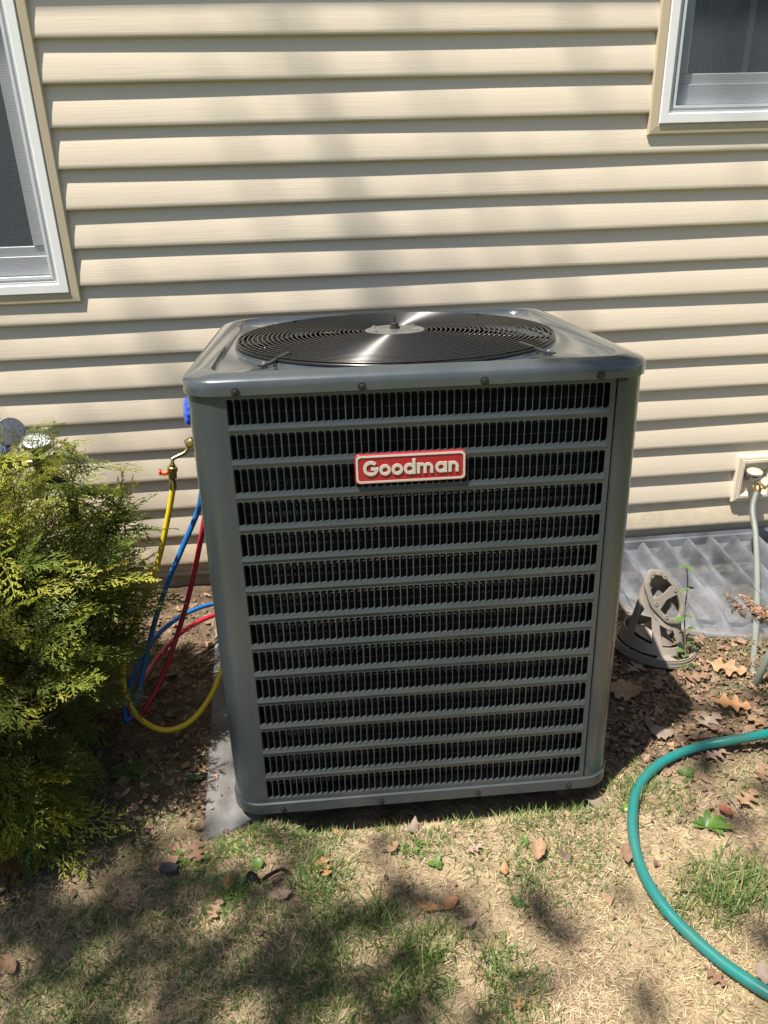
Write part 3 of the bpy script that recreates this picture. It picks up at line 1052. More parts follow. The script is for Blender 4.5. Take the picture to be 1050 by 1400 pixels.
bpts = [P(276, 672, -.60), P(270, 700, -.60), P(248, 752, -.61), P(228, 800, -.62), P(214, 842, -.63), P(203, 885, -.64), P(192, 935, -.675), P(181, 975, -.715), P(173, 984, -.725), P(172, 962, -.70), P(186, 915, -.61), P(207, 878, -.54), P(236, 850, -.46), P(270, 832, -.38), P(300, 824, -.32)]
hose('low_side_hose', bpts, .0068, 'hose_blue', 'blue hose hanging in a long bend left of the grey unit', 'hose')
rpts = [P(282, 690, -.58), P(278, 718, -.58), P(266, 780, -.59), P(254, 830, -.60), P(240, 875, -.61), P(222, 925, -.655), P(204, 960, -.69), P(189, 980, -.715), P(177, 976, -.71), P(190, 940, -.65), P(212, 905, -.53), P(240, 872, -.45), P(268, 852, -.38), P(300, 838, -.31)]
hose('high_side_hose', rpts, .0068, 'hose_red', 'dark red hose bending beside the blue hose', 'hose')

# ribbed blue knob on the unit's hidden side
kn = empty('valve_knob', P(267, 562, -.80))
mb = MB(); rings = []
ax = Vector((-1, -.25, .15)).normalized(); s = ax.cross(Vector((0, 0, 1))).normalized(); q = ax.cross(s)
for (h, sc) in ((0, .8), (.002, .95), (.010, 1.0), (.018, .97), (.021, .8)):
    rings.append([ax * h + (s * math.cos(a) + q * math.sin(a)) * (.027 * sc * (1 + .06 * math.cos(12 * a))) for a in [2 * math.pi * k / 72 for k in range(72)]])
mb.loft(rings, True, True); mb.build('knob_rim', 'blue_knob', kn, True, 40)
mb = MB(); mb.lathe([(.006, -.03), (.006, .0)], (0, 0, 0), ax, 10); mb.build('stem', 'brass', kn, True, 40)
tag(kn, 'ribbed blue knob sticking out at the upper left of the unit', 'knob')

# gauge manifold resting on the shrub
GY = -.72
gm_ = empty('gauge_manifold', P(34, 628, GY))
org = Vector(gm_.location)


def gauge(c, ax, label=None):
    c = Vector(c) - org
    mb = MB(); mb.lathe([(.010, -.016), (.026, -.014), (.030, -.008), (.030, .003), (.0275, .005), (.0265, .002)], c, ax, 28)
    body = mb.build('gauge_case', 'steel', gm_, True, 35)
    mb = MB(); mb.lathe([(.0264, 0), (.0, .0004)], c + Vector(ax).normalized() * .0021, ax, 24, False); mb.build('dial', 'gauge_face', body)
    a = Vector(ax).normalized(); s = a.cross(Vector((0, 0, 1))).normalized(); t = s.cross(a)
    mb = MB(); mb.tube([c + a * .0034 - s * .006 - t * .004, c + a * .0034 + s * .016 + t * .010], .0011, 5); mb.build('needle', 'black', body)
    for k in range(9):
        an = math.radians(-40 + 32.5 * k)
        d = s * math.cos(an) + t * math.sin(an)
        mb = MB(); mb.tube([c + a * .0032 + d * .018, c + a * .0032 + d * .0235], .0007, 4); mb.build('dial_mark', 'black', body)
    mb = MB(); mb.lathe([(.0268, .0042), (.020, .0058), (.010, .0066), (.0, .0068)], c, ax, 24, False); mb.build('gauge_glass', 'glass_dome', body, True)


gauge(P(14, 590, GY), (.28, -.82, .50))
gauge(P(50, 604, GY - .01), (.18, -.22, .96))
c2 = P(51, 625, GY) - org
mb = MB(); mb.lathe([(.009, .022), (.009, .006), (.013, .005), (.013, -.022), (.010, -.024), (.010, -.040)], c2, (0, .05, 1), 14)
mb.build('valve_column', 'black', gm_, True, 40)
mb = MB(); mb.box(-.050, .030, -.010, .010, -.016, .000, .003); mb.build('valve_block', 'old_brass', gm_)
mb = MB(); mb.lathe([(.005, 0), (.005, .012), (.012, .013), (.012, .026)], c2 + Vector((.010, 0, -.012)), (1, -.2, .15), 10); mb.build('side_port', 'brass', gm_, True, 40)
c1 = P(4, 610, GY) - org
mb = MB(); mb.lathe([(.016, 0), (.018, .003), (.018, .014), (.014, .017)], c1, (.2, -.9, .3), 16); mb.build('knob', 'blue_knob', gm_, True, 40)
mb = MB(); mb.tube(catmull([P(55, 655, GY) - org, P(72, 655, GY) - org, P(90, 665, GY) - org, P(100, 690, GY + .02) - org, P(104, 730, GY + .05) - org], 8), .0105, 10); mb.build('sight_hose', 'black', gm_, True, 60)
tag(gm_, 'brass gauge manifold with two round dials above the shrub', 'gauge')

# ------------------------------------------------------------------ garden hoses at the right
hp = [(1085, 993), (1050, 1003), (1000, 1012), (960, 1020), (920, 1034), (890, 1054), (871, 1080), (865, 1110), (866, 1145), (876, 1185), (897, 1225), (930, 1265), (985, 1314), (1050, 1358), (1120, 1398)]
hpts = []
for i, (px, py) in enumerate(hp):
    p = gpt(px, py, .014)
    lift = .035 if i <= 1 else (.022 if i == 2 else 0.004)
    hpts.append(gpt(px, py, .012 + lift))
hs = hose('garden_hose', hpts, .0112, 'hose_green', 'teal green garden hose curving over the dry lawn', 'hose', 12, 14)

tapp = Vector((fx + .012, -.075, fz - .035))
gp = [Vector((fx + .006, -.062, fz - .020)), P(1029, 695, -.10), P(1033, 730, -.17), P(1035, 775, -.28), P(1035, 825, -.42), P(1032, 880, -.58), P(1028, 922, -.705), P(1031, 938, -.745), P(1042, 915, -.76), P(1060, 880, -.75), P(1090, 850, -.70)]
hg = hose('tap_hose', gp, .0098, 'hose_grey', 'grey hose hanging from the wall tap down to the leaves', 'hose', 10, 12)
mb = MB(); mb.lathe([(.012, 0), (.0135, .003), (.0135, .020), (.0115, .022)], (-.001, .001, .004), (-.25, -.45, -1), 12)
mb.build('coupling', 'brass', hg, True, 40)

# ------------------------------------------------------------------ window well and its clear cover
ww = empty('window_well', (WELL[0], 0, 0))
mb = MB(); ring = []
for k in range(49):
    a = math.pi * k / 48
    c, s_ = math.cos(a), math.sin(a)
    ring.append((WELL[1] * math.copysign(abs(c) ** (2 / 3), c), -WELL[2] * abs(s_) ** (2 / 3)))
rib = []
for i in range(23):
    z = -.55 + i * .0212
    k = 1.0 + (.008 if i % 2 else -.004)
    rib.append([(x * k * .985, y * k * .985 + .02, z) for x, y in ring])
mb.loft(rib, closed=False)
mb.build('well_liner', 'galv_well', ww, True)
tag(ww, 'ribbed metal window well under the clear plastic cover', 'window well')

cv = empty('window_well_cover', (WELL[0], 0, 0))
CW, CD = WELL[1] + .02, WELL[2] + .01
RP = .083


def front(xl):
    t = min(1.0, abs(xl) / CW)
    return CD * (1 - t ** 3) ** (1 / 3)


mb = MB()
NX, NY = 300, 34
vs, fs = [], []
for i in range(NX + 1):
    xl = -CW + 2 * CW * i / NX
    yf = max(.03, front(xl))
    ph = ((xl + 0.037) / RP) % 1.0
    tri = 1 - abs(ph - .5) * 2                    # ridge shape
    ridge = max(0.0, min(1.0, (tri - .38) / .50))
    for j in range(NY + 1):
        t = (j / NY) ** 1.5
        y = -.012 - (yf - .012) * t
        fade = max(0, min(1, (t * yf - .035) / .014)) * min(1, (1 - t) * yf / .07)
        z = -.088 + .018 * (1 - t) - .010 * t + .062 * ridge * max(0, fade) * (1 - .45 * t)
        vs.append((xl, y, z))
for i in range(NX):
    for j in range(NY):
        a = i * (NY + 1) + j
        fs.append((a, a + 1, a + NY + 2, a + NY + 1))
mb.add(vs, fs)
mb.build('corrugated_sheet', 'clear', cv, True, 60)
mb = MB()
mb.loft([[(-CW, .006, -.030), (-CW, .002, -.042), (-CW, -.004, -.046), (-CW, -.0115, -.071)], [(CW, .006, -.030), (CW, .002, -.042), (CW, -.004, -.046), (CW, -.0115, -.071)]], closed=False)
mb.build('wall_flange', 'clear', cv)
mb = MB(); rows = []
for i in range(101):
    xl = -CW + 2 * CW * i / 100
    yf = max(.03, front(xl))
    nn = Vector((xl / CW * abs(xl / CW), -(yf / CD) ** 2 - .05, 0)).normalized()
    p = Vector((xl, -yf, -.0985))
    rows.append([p + Vector((0, 0, .0008)), p + nn * .008 + Vector((0, 0, .001)), p + nn * .012 + Vector((0, 0, -.006)), p + nn * .013 + Vector((0, 0, -.016)), p + nn * .026 + Vector((0, 0, -.018))])
mb.loft(rows, closed=False)
mb.build('rim', 'clear', cv, True, 50)
tag(cv, 'clear corrugated plastic window well cover against the house wall', 'cover')

# ------------------------------------------------------------------ tipped plastic stand
c_st = at(893, 878, z=-.088)
st = empty('plastic_stand', c_st)
st.rotation_euler = (math.radians(-3), math.radians(7), 0)


def annulus(r0, r1, z0, z1, name, part=None):
    mb = MB(); N = 72
    an = [2 * math.pi * k / N for k in range(N)]
    ring_ = lambda r_, z_: [(r_ * math.cos(a), r_ * math.sin(a), z_) for a in an]
    mb.loft([ring_(r0, z0), ring_(r1, z0), ring_(r1, z1), ring_(r0, z1), ring_(r0, z0)])
    return mb.build(name, 'taupe', st, True, 40)


RB = .120
annulus(RB - .014, RB, -.004, .004, 'base_ring')
annulus(RB - .004, RB + .003, -.012, -.0045, 'base_lip')
annulus(RB - .006, RB - .003, .0045, .009, 'base_bead')
Pc = at(901, 818, y=c_st.y - .005) - c_st
EA = (at(927, 851, y=c_st.y - .030) - at(870, 776, y=c_st.y + .020)).normalized()
EM = Vector((.81, .25, .50)); EM = (EM - EA * EM.dot(EA)).normalized()
EN = EA.cross(EM)
if EN.dot(-CAM_F) < 0: EN = -EN
OA, OB = .090, .050
ph0 = math.atan2(EA.y, EA.x)
sgn = 1 if (Vector((EA.x, EA.y, 0)).cross(Vector((EM.x, EM.y, 0)))).z > 0 else -1


def body_pt(t, f, inset=0.0):
    """t runs round the drum, f from its foot (0) to the slanted top (1)."""
    lo = Vector((math.cos(ph0 + sgn * t), math.sin(ph0 + sgn * t), 0)) * (.094 - inset) + Vector((-.006, .006, .006))
    hi = Pc + EA * (OA - .004 - inset) * math.cos(t) + EM * (OB - .004 - inset) * math.sin(t) - EN * .002
    fl = f ** .9
    return lo.lerp(hi, fl)


def skip_cell(td, f):
    return (.14 < f < .70 and (135 < td < 208 or 228 < td < 268 or 292 < td < 330 or 30 < td < 75 or 92 < td < 122))


mb = MB(); NA, NF = 72, 18
for k in range(NA):
    for i_ in range(NF):
        if skip_cell(360 * (k + .5) / NA, (i_ + .5) / NF): continue
        v_ = []
        for ins in (0, .0035):
            for (kk_, ii_) in ((k, i_), (k + 1, i_), (k + 1, i_ + 1), (k, i_ + 1)):
                v_.append(body_pt(2 * math.pi * kk_ / NA, ii_ / NF, ins))
        mb.add(v_, [(0, 1, 2, 3), (7, 6, 5, 4), (0, 4, 5, 1), (3, 2, 6, 7), (1, 5, 6, 2), (0, 3, 7, 4)])
mb.build('drum', 'taupe', st, True, 40)
for k in range(3):
    a0 = math.radians(25 + 120 * k)
    mb = MB(); rows = []
    for i_ in range(9):
        u_ = i_ / 8 - .5
        rows.append([(r_ * math.cos(a0 + u_ * w_), r_ * math.sin(a0 + u_ * w_), z_) for (r_, w_, z_) in ((.079, .62, .012), (.090, .40, .007), (RB - .012, .62, .0042), (RB - .012, .62, -.003), (.090, .40, .001), (.079, .62, .004))])
    mb.loft(rows, True, True); mb.build('web', 'taupe', st, True, 40)


def oval(a_, b_, h, wob=0.0):
    return [Pc + EA * ((a_ + wob * math.cos(8 * t)) * math.cos(t)) + EM * ((b_ + wob * math.cos(8 * t)) * math.sin(t)) + EN * h for t in [2 * math.pi * k / 72 for k in range(72)]]


mb = MB()
mb.loft([oval(OA, OB, 0, .0013), oval(OA, OB, .007, .0013), oval(OA - .002, OB - .002, .0085, .0013), oval(OA - .017, OB - .014, .0085, .001), oval(OA - .0185, OB - .0155, .007), oval(OA - .0185, OB - .0155, 0), oval(OA, OB, 0, .0013)])
mb.build('top_rim', 'taupe', st, True, 40)
mb = MB(); rows = []
for m_ in (-1, -.5, 0, .5, 1):
    w_ = .009 + .006 * abs(m_)
    c_ = Pc + EM * (m_ * (OB - .013))
    rows.append([c_ - EA * w_ + EN * .0005, c_ + EA * w_ + EN * .0005, c_ + EA * w_ + EN * .0078, c_ - EA * w_ + EN * .0078])
mb.loft(rows, True, True); mb.build('cross_bar', 'taupe', st)
for (a_, b_) in ((0, .036), (0, -.036), (.075, .004), (-.075, -.004), (.05, -.028), (-.05, .028)):
    mb = MB(); mb.lathe([(.0065, 0), (.0065, .0022), (.0032, .0026), (.0030, .0005), (0, .0005)], Pc + EA * a_ + EM * b_ + EN * .0083, EN, 12)
    mb.build('screw_boss', 'taupe', st, True, 40)
mb = MB(); mb.lathe([(.060, .020), (.036, .036), (.020, .062), (.008, .068), (0, .069)], (-.004, .008, 0), (0.2, 0, 1), 30, False)
mb.build('inner_dome', 'taupe', st, True)
tag(st, 'taupe plastic drum shaped stand with cut-outs tipped beside the unit', 'stand')

# ------------------------------------------------------------------ shrub
def frond_template(seed, nside=13):
    """A flat scale-leaf spray: axis along +x, length 1. Returns verts, tris, tipness (0 base .. 1 tip)."""
    r = random.Random(seed)
    V, F, T = [], [], []

    def strip(a, b, wa, wb, ta, tb):
        d = (b - a); d2 = Vector((-d.y, d.x, 0))
        if d2.length < 1e-9: return
        d2.normalize()
        k = len(V)
        V.extend([a + d2 * wa, a - d2 * wa, b - d2 * wb, b + d2 * wb]); T.extend([ta, ta, tb, tb])
        F.extend([(k, k + 1, k + 2), (k, k + 2, k + 3)])

    def twig(a, dirv, ln, w, t0):
        d2 = Vector((-dirv.y, dirv.x, 0))
        k = len(V)
        b = a + dirv * ln + Vector((0, 0, r.uniform(-.02, .02)))
        m = a + dirv * ln * .55 + Vector((0, 0, .008))
        V.extend([a, m + d2 * w, b, m - d2 * w]); T.extend([t0, t0 + .15, min(1, t0 + .4), t0 + .15])
        F.extend([(k, k + 1, k + 2), (k, k + 2, k + 3)])
    prev = Vector((0, 0, 0)); ang = 0
    n_ax = 6
    axis = [Vector((0, 0, 0))]
    for i in range(n_ax):
        ang += r.uniform(-.09, .09)
        axis.append(axis[-1] + Vector((math.cos(ang), math.sin(ang), 0)) / n_ax)
    droop = r.uniform(.10, .28)
    def ax_at(s):
        s = min(.999, s) * n_ax; i = int(s); f = s - i
        p = axis[i].lerp(axis[i + 1], f); p = p.copy(); p.z = -droop * (s / n_ax) ** 2; return p
    for i in range(n_ax):
        strip(ax_at(i / n_ax), ax_at((i + 1) / n_ax), .011 * (1 - .6 * i / n_ax), .011 * (1 - .6 * (i + 1) / n_ax), .1 + .6 * i / n_ax, .1 + .6 * (i + 1) / n_ax)
    for k in range(nside):
        s = .14 + .84 * k / (nside - 1)
        side = 1 if k % 2 else -1
        a = ax_at(s)
        an = side * r.uniform(.55, .85)
        ln = (.46 - .30 * s) * r.uniform(.75, 1.25)
        d = Vector((math.cos(an), math.sin(an), -r.uniform(.0, .3))).normalized()
        d2 = Vector((math.cos(an * .75), math.sin(an * .75), -r.uniform(.1, .5))).normalized()
        m = a + d * ln * .55; b = m + d2 * ln * .45
        t0 = .25 + .4 * s
        strip(a, m, .010, .010, t0 * .7, t0); strip(m, b, .010, .004, t0, min(1, t0 + .35))
        for q in range(6):
            f = .22 + .7 * q / 5
            p = a.lerp(m, f / .55) if f < .55 else m.lerp(b, (f - .55) / .45)
            sg = 1 if q % 2 else -1
            aa = an * .85 + sg * r.uniform(.45, .7)
            twig(p, Vector((math.cos(aa), math.sin(aa), -r.uniform(0, .35))).normalized(), ln * r.uniform(.28, .50) * (1.1 - .5 * f), .0115, t0 + .1)
    twig(ax_at(.97), Vector((1, 0, -.3)).normalized(), .10, .008, .7)
    return np.array([tuple(v) for v in V]), np.array(F), np.clip(np.array(T), 0, 1)


FT = [frond_template(100 + i) for i in range(6)]
BC = Vector((-.865, -.80, .20)); BR = Vector((.42, .42, .46))
bush = empty('cypress_shrub', (-.86, -.80, GZ))
b_or = np.array(bush.location)
rb = np.random.default_rng(5)
Vs, Fs, Cs = [], [], []
off = 0
fronds = []
HOLE = np.array(at(45, 985, y=-1.02))
while len(fronds) < 1900:
    v = rb.normal(size=3); v /= np.linalg.norm(v)
    if v[2] < -.75: continue
    lump = .80 + .34 * vnoise(np.array([math.atan2(v[1], v[0]) * 1.1]), np.array([v[2] * 1.5]), 2.2, 44)[0]
    depth = 1 - .42 * rb.random() ** 1.6
    k = lump * depth
    p = np.array([BC.x + v[0] * BR.x * k, BC.y + v[1] * BR.y * k, BC.z + v[2] * BR.z * k])
    if p[2] < GZ + .03: continue
    if p[0] > -.60 and p[2] < .14: continue
    if p[0] > -.50 and p[2] < .22: continue
    if p[2] < .0 and p[1] < -1.05: continue
    if np.linalg.norm((p - HOLE) * np.array([1, .5, 1.3])) < .12: continue
    fronds.append((p, v, depth, 1.0))
# sprays reaching past the outline
for (px, py, yy, ln, dx) in ((95, 665, -.75, .12, .4), (104, 640, -.74, .11, -.1), (128, 660, -.74, .13, .9), (150, 690, -.73, .14, .9), (140, 720, -.72, .15, 1.0), (165, 770, -.72, .13, 1.0), (60, 595, -.80, .08, .6), (22, 622, -.84, .10, .3), (48, 640, -.85, .10, .5), (5, 640, -.86, .11, .3),
                             (160, 830, -.72, .15, 1.0), (40, 1090, -1.04, .16, .8), (60, 1120, -1.06, .17, .7), (10, 1130, -1.08, .16, .6), (90, 1060, -1.0, .14, .9), (20, 1080, -1.06, .15, .9), (0, 1150, -1.1, .15, .5)):
    p = np.array(at(px, py, y=yy))
    for q in range(5):
        fronds.append((p + rb.normal(size=3) * .018, np.array([dx, -.25, .25 - .3 * (py > 900)]) + rb.normal(size=3) * .2, 1.0, ln / .13))
for (p, v, depth, sc) in fronds:
    tv, tf, tt = FT[rb.integers(len(FT))]
    a = np.array(v) * np.array([1, 1, .75]) + rb.normal(size=3) * .38 + np.array([0, 0, .12])
    a /= np.linalg.norm(a)
    s = np.cross([0, 0, 1], a) + rb.normal(size=3) * .35
    s -= a * s.dot(a); s /= np.linalg.norm(s)
    u = np.cross(a, s)
    L = (.105 + .085 * rb.random()) * sc
    q = p - a * L * .45 + L * (tv[:, 0:1] * a + tv[:, 1:2] * s * .95 + tv[:, 2:3] * u)
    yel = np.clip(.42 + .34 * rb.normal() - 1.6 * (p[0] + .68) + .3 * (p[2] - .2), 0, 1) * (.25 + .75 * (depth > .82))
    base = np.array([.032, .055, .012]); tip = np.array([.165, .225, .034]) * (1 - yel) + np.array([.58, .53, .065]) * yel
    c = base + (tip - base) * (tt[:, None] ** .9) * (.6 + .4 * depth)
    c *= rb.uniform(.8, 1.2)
    if rb.random() < .035: c = np.array([.16, .10, .05]) * (.6 + .6 * tt[:, None])
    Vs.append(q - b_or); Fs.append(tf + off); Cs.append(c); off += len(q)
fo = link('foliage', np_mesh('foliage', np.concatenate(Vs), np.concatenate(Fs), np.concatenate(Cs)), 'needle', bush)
tag(fo, kind='stuff')
for i in range(16):
    a = rb.uniform(0, 2 * math.pi) if i > 5 else rb.uniform(-.9, .7)
    el = rb.uniform(.35, 1.2)
    d = Vector((math.cos(a) * math.cos(el), math.sin(a) * math.cos(el), math.sin(el)))
    end = Vector((d.x * .33, d.y * .33, .06 + d.z * .42))
    mid = Vector((end.x * .42, end.y * .42, end.z * .35)) + Vector(tuple(rb.normal(size=3) * .02))
    mb = MB(); mb.tube(catmull([(rb.normal() * .03, rb.normal() * .03, -.02), mid, end, end * 1.1 + Vector((0, 0, .01))], 5), list(np.linspace(.0085, .0025, 16)), 6)
    mb.build('branch', 'stem', bush, True)
tag(bush, 'feathery golden green cypress shrub at the left of the unit', 'shrub')

# ------------------------------------------------------------------ grass, straw and litter
def visible_mask(x, y, m=0.12):
    """Ground near the picture: a trapezoid that widens away from the viewer, with a margin."""
    d = y + 2.35
    return (x > -.56 * d - m - .06) & (x < .76 * d + .06 + m) & (y > -1.62) & (y < .0)


def blocked(x, y):
    return ((np.abs(x - .20) < .40) & (y > -1.075)) | in_well(x, y, .02) | ((x < -.21) & (x > -.29) & (y > -1.10) & (y < -.2))


def blades(name, x, y, ln, width, lean, cols, flat=0.0, kind='stuff', material='grass', seed=1):
    r = np.random.default_rng(seed)
    nb = len(x)
    z = height(x, y)
    az = r.uniform(0, 2 * np.pi, nb)
    dx, dy = np.cos(az), np.sin(az)
    sx, sy = -dy, dx
    le = lean
    up = np.cos(le) * ln; ou = np.sin(le) * ln
    cv_ = r.normal(0, .18, nb) * ln
    b0 = np.stack([x, y, z + flat * r.random(nb) - .002], 1)
    m = b0 + np.stack([dx * ou * .45 + sx * cv_ * .4, dy * ou * .45 + sy * cv_ * .4, up * .58], 1)
    t = b0 + np.stack([dx * ou + sx * cv_, dy * ou + sy * cv_, up * .88], 1)
    w = np.stack([sx, sy, r.normal(0, .3, nb)], 1) * (width * r.uniform(.7, 1.3, nb))[:, None] * .5
    V = np.stack([b0 - w, b0 + w, m - w * .85, m + w * .85, t], 1).reshape(-1, 3)
    k = (np.arange(nb) * 5)[:, None]
    F = np.concatenate([k + np.array([0, 1, 3]), k + np.array([0, 3, 2]), k + np.array([2, 3, 4])], 0)
    C = np.repeat(cols, 5, axis=0).reshape(nb, 5, 3).copy()
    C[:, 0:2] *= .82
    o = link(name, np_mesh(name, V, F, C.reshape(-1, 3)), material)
    return o


r = np.random.default_rng(77)
# dead thatch
NS = 330000
x = r.uniform(-1.1, 1.45, NS); y = r.uniform(-1.62, -.1, NS)
keep = visible_mask(x, y) & ~blocked(x, y)
bare = bareness(x, y)
keep &= r.random(NS) > np.clip(bare * 1.02 - .04, 0, .97)
keep &= r.random(NS) < np.clip(-.10 + 1.05 * vnoise(x, y, 13, 51) + .55 * (vnoise(x, y, 5, 53) - .3), .24, 1)
x, y = x[keep], y[keep]; nb = len(x)
tone = r.random(nb)[:, None]
cA, cB, cC = np.array([.60, .475, .305]), np.array([.30, .205, .12]), np.array([.42, .36, .19])
patch = np.clip((vnoise(x, y, 7, 52) - .35) * 2, 0, 1)[:, None]
cols = (cA * tone + cB * (1 - tone)) * (.75 + .5 * r.random(nb)[:, None])
cols = cols * (1 - .45 * patch) + (cC * (.7 + .6 * tone)) * .45 * patch
o = blades('thatch', x, y, r.uniform(.008, .024, nb), np.full(nb, .0011), r.uniform(1.05, 1.5, nb), cols, .006, material='straw', seed=3)
tag(o, 'tan dead grass thatch covering the lawn', 'dead grass', kind='stuff')
# living grass
NG = 200000
x = r.uniform(-1.1, 1.45, NG); y = r.uniform(-1.62, -.1, NG)
keep = visible_mask(x, y) & ~blocked(x, y)
x, y = x[keep], y[keep]
gr = greenness(x, y)
keep = r.random(len(x)) < np.maximum(gr * .95 * (1 - .55 * bareness(x, y)), .045)
x, y, gr = x[keep], y[keep], gr[keep]; nb = len(x)
lnm = np.full(nb, .022)
best = np.zeros(nb)
for cx, cy, rad, d, L in PATCH:
    w = d * np.exp(-((x - cx) ** 2 + (y - cy) ** 2) / (rad * rad))
    lnm = np.where(w > np.maximum(best, .08), L, lnm); best = np.maximum(best, w)
ln = lnm * r.uniform(.55, 1.25, nb)
t = r.random(nb)[:, None]
gA, gB, gC = np.array([.055, .115, .022]), np.array([.125, .195, .045]), np.array([.28, .27, .10])
cols = gA * (1 - t) + gB * t
dry = (r.random(nb) < .22)[:, None]
cols = np.where(dry, gC * (.7 + .6 * t), cols) * r.uniform(.8, 1.2, nb)[:, None]
o = blades('grass', x, y, ln, np.full(nb, .0019), r.uniform(.25, 1.25, nb), cols, 0, seed=4)
tag(o, 'green grass blades growing in patches through the dead thatch', 'grass', kind='stuff')

# clover and small ground cover
ct = [(350, 1160, .055, 90), (325, 1225, .05, 150), (300, 1175, .05, 50), (178, 1055, .035, 90), (935, 880, .03, 60), (930, 910, .03, 50), (560, 1170, .03, 30), (270, 1190, .05, 80)]
Vc, Fc, Cc = [], [], []; k = 0
for px, py, rad, cnt in ct:
    c = at(px, py)
    for i in range(cnt):
        x_, y_ = c.x + r.normal() * rad * .6, c.y + r.normal() * rad * .5
        if blocked(np.array(x_), np.array(y_)): continue
        z_ = float(height(x_, y_)) + r.uniform(.004, .016)
        a0 = r.uniform(0, 6.28); s_ = r.uniform(.0022, .0042)
        col = np.array([.10, .20, .03]) * r.uniform(.7, 1.35)
        for j in range(3):
            a = a0 + j * 2.094
            d = np.array([math.cos(a), math.sin(a), r.uniform(-.1, .3)]); q = np.array([-d[1], d[0], 0])
            p = np.array([x_, y_, z_])
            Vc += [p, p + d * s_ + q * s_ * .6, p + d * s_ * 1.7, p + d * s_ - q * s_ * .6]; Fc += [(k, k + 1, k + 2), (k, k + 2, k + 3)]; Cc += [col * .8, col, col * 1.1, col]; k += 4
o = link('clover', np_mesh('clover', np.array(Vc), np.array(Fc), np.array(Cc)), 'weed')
tag(o, 'low bright green clover in small patches near the slab', 'clover', kind='stuff')

# crumbled leaf litter on the bare soil
NL = 60000
x = r.uniform(-1.1, 1.5, NL); y = r.uniform(-1.5, .02, NL)
keep = visible_mask(x, y) & ~blocked(x, y)
keep &= r.random(NL) < np.clip(bareness(x, y) - .2, .07, 1) * (.2 + .55 * (x > .5)) * (.35 + 1.1 * vnoise(x, y, 9, 61))
x, y = x[keep], y[keep]
on_pad = r.uniform(0, 1, (22, 2)) ** np.array([1.0, 2.2])
x = np.concatenate([x, -.285 + on_pad[:, 0] * .07]); y = np.concatenate([y, -1.10 + on_pad[:, 1] * .6])
extra = [(at(1015, 826, z=-.07), .022, 130), (at(1030, 836, z=-.07), .02, 60)]
zz = height(x, y) + r.uniform(.001, .010, len(x))
n_soil = len(x)
zz[-22:] = -.083 + r.uniform(0, .004, 22)
for c, sg, cnt in extra:
    x = np.concatenate([x, c.x + r.normal(0, sg, cnt)]); y = np.concatenate([y, c.y + r.normal(0, sg * 1.2, cnt)]); zz = np.concatenate([zz, np.full(cnt, -.072) + r.uniform(0, .016, cnt)])
nb = len(x)
sz = np.minimum(.003 + r.exponential(.0048, nb), .020)
sz[n_soil - 22:n_soil] *= .5
az = r.uniform(0, 6.28, nb)
p = np.stack([x, y, zz], 1)
pl = []
asp = r.uniform(.35, .8, nb)
for h_ in range(7):
    a = 2 * np.pi * h_ / 7
    rad_ = sz * r.uniform(.5, 1.15, nb)
    lx, ly = np.cos(a) * rad_, np.sin(a) * rad_ * asp
    pl.append(p + np.stack([lx * np.cos(az) - ly * np.sin(az), lx * np.sin(az) + ly * np.cos(az), r.normal(.05, .28, nb) * sz], 1))
V = np.stack([p + np.stack([np.zeros(nb), np.zeros(nb), r.normal(.1, .2, nb) * sz], 1)] + pl, 1).reshape(-1, 3)
kk = (np.arange(nb) * 8)[:, None]
F = np.concatenate([kk + np.array([0, 1 + h_, 1 + (h_ + 1) % 7]) for h_ in range(7)], 0)
tn = r.random(nb)[:, None]
cc = (np.array([.30, .19, .12]) * tn + np.array([.10, .065, .045]) * (1 - tn)) * r.uniform(.7, 1.35, (nb, 1))
o = link('leaf_litter', np_mesh('leaf_litter', V, F, np.repeat(cc, 8, axis=0)), 'leaf')
tag(o, 'crumbled brown leaf litter on the bare soil', 'leaf litter', kind='stuff')


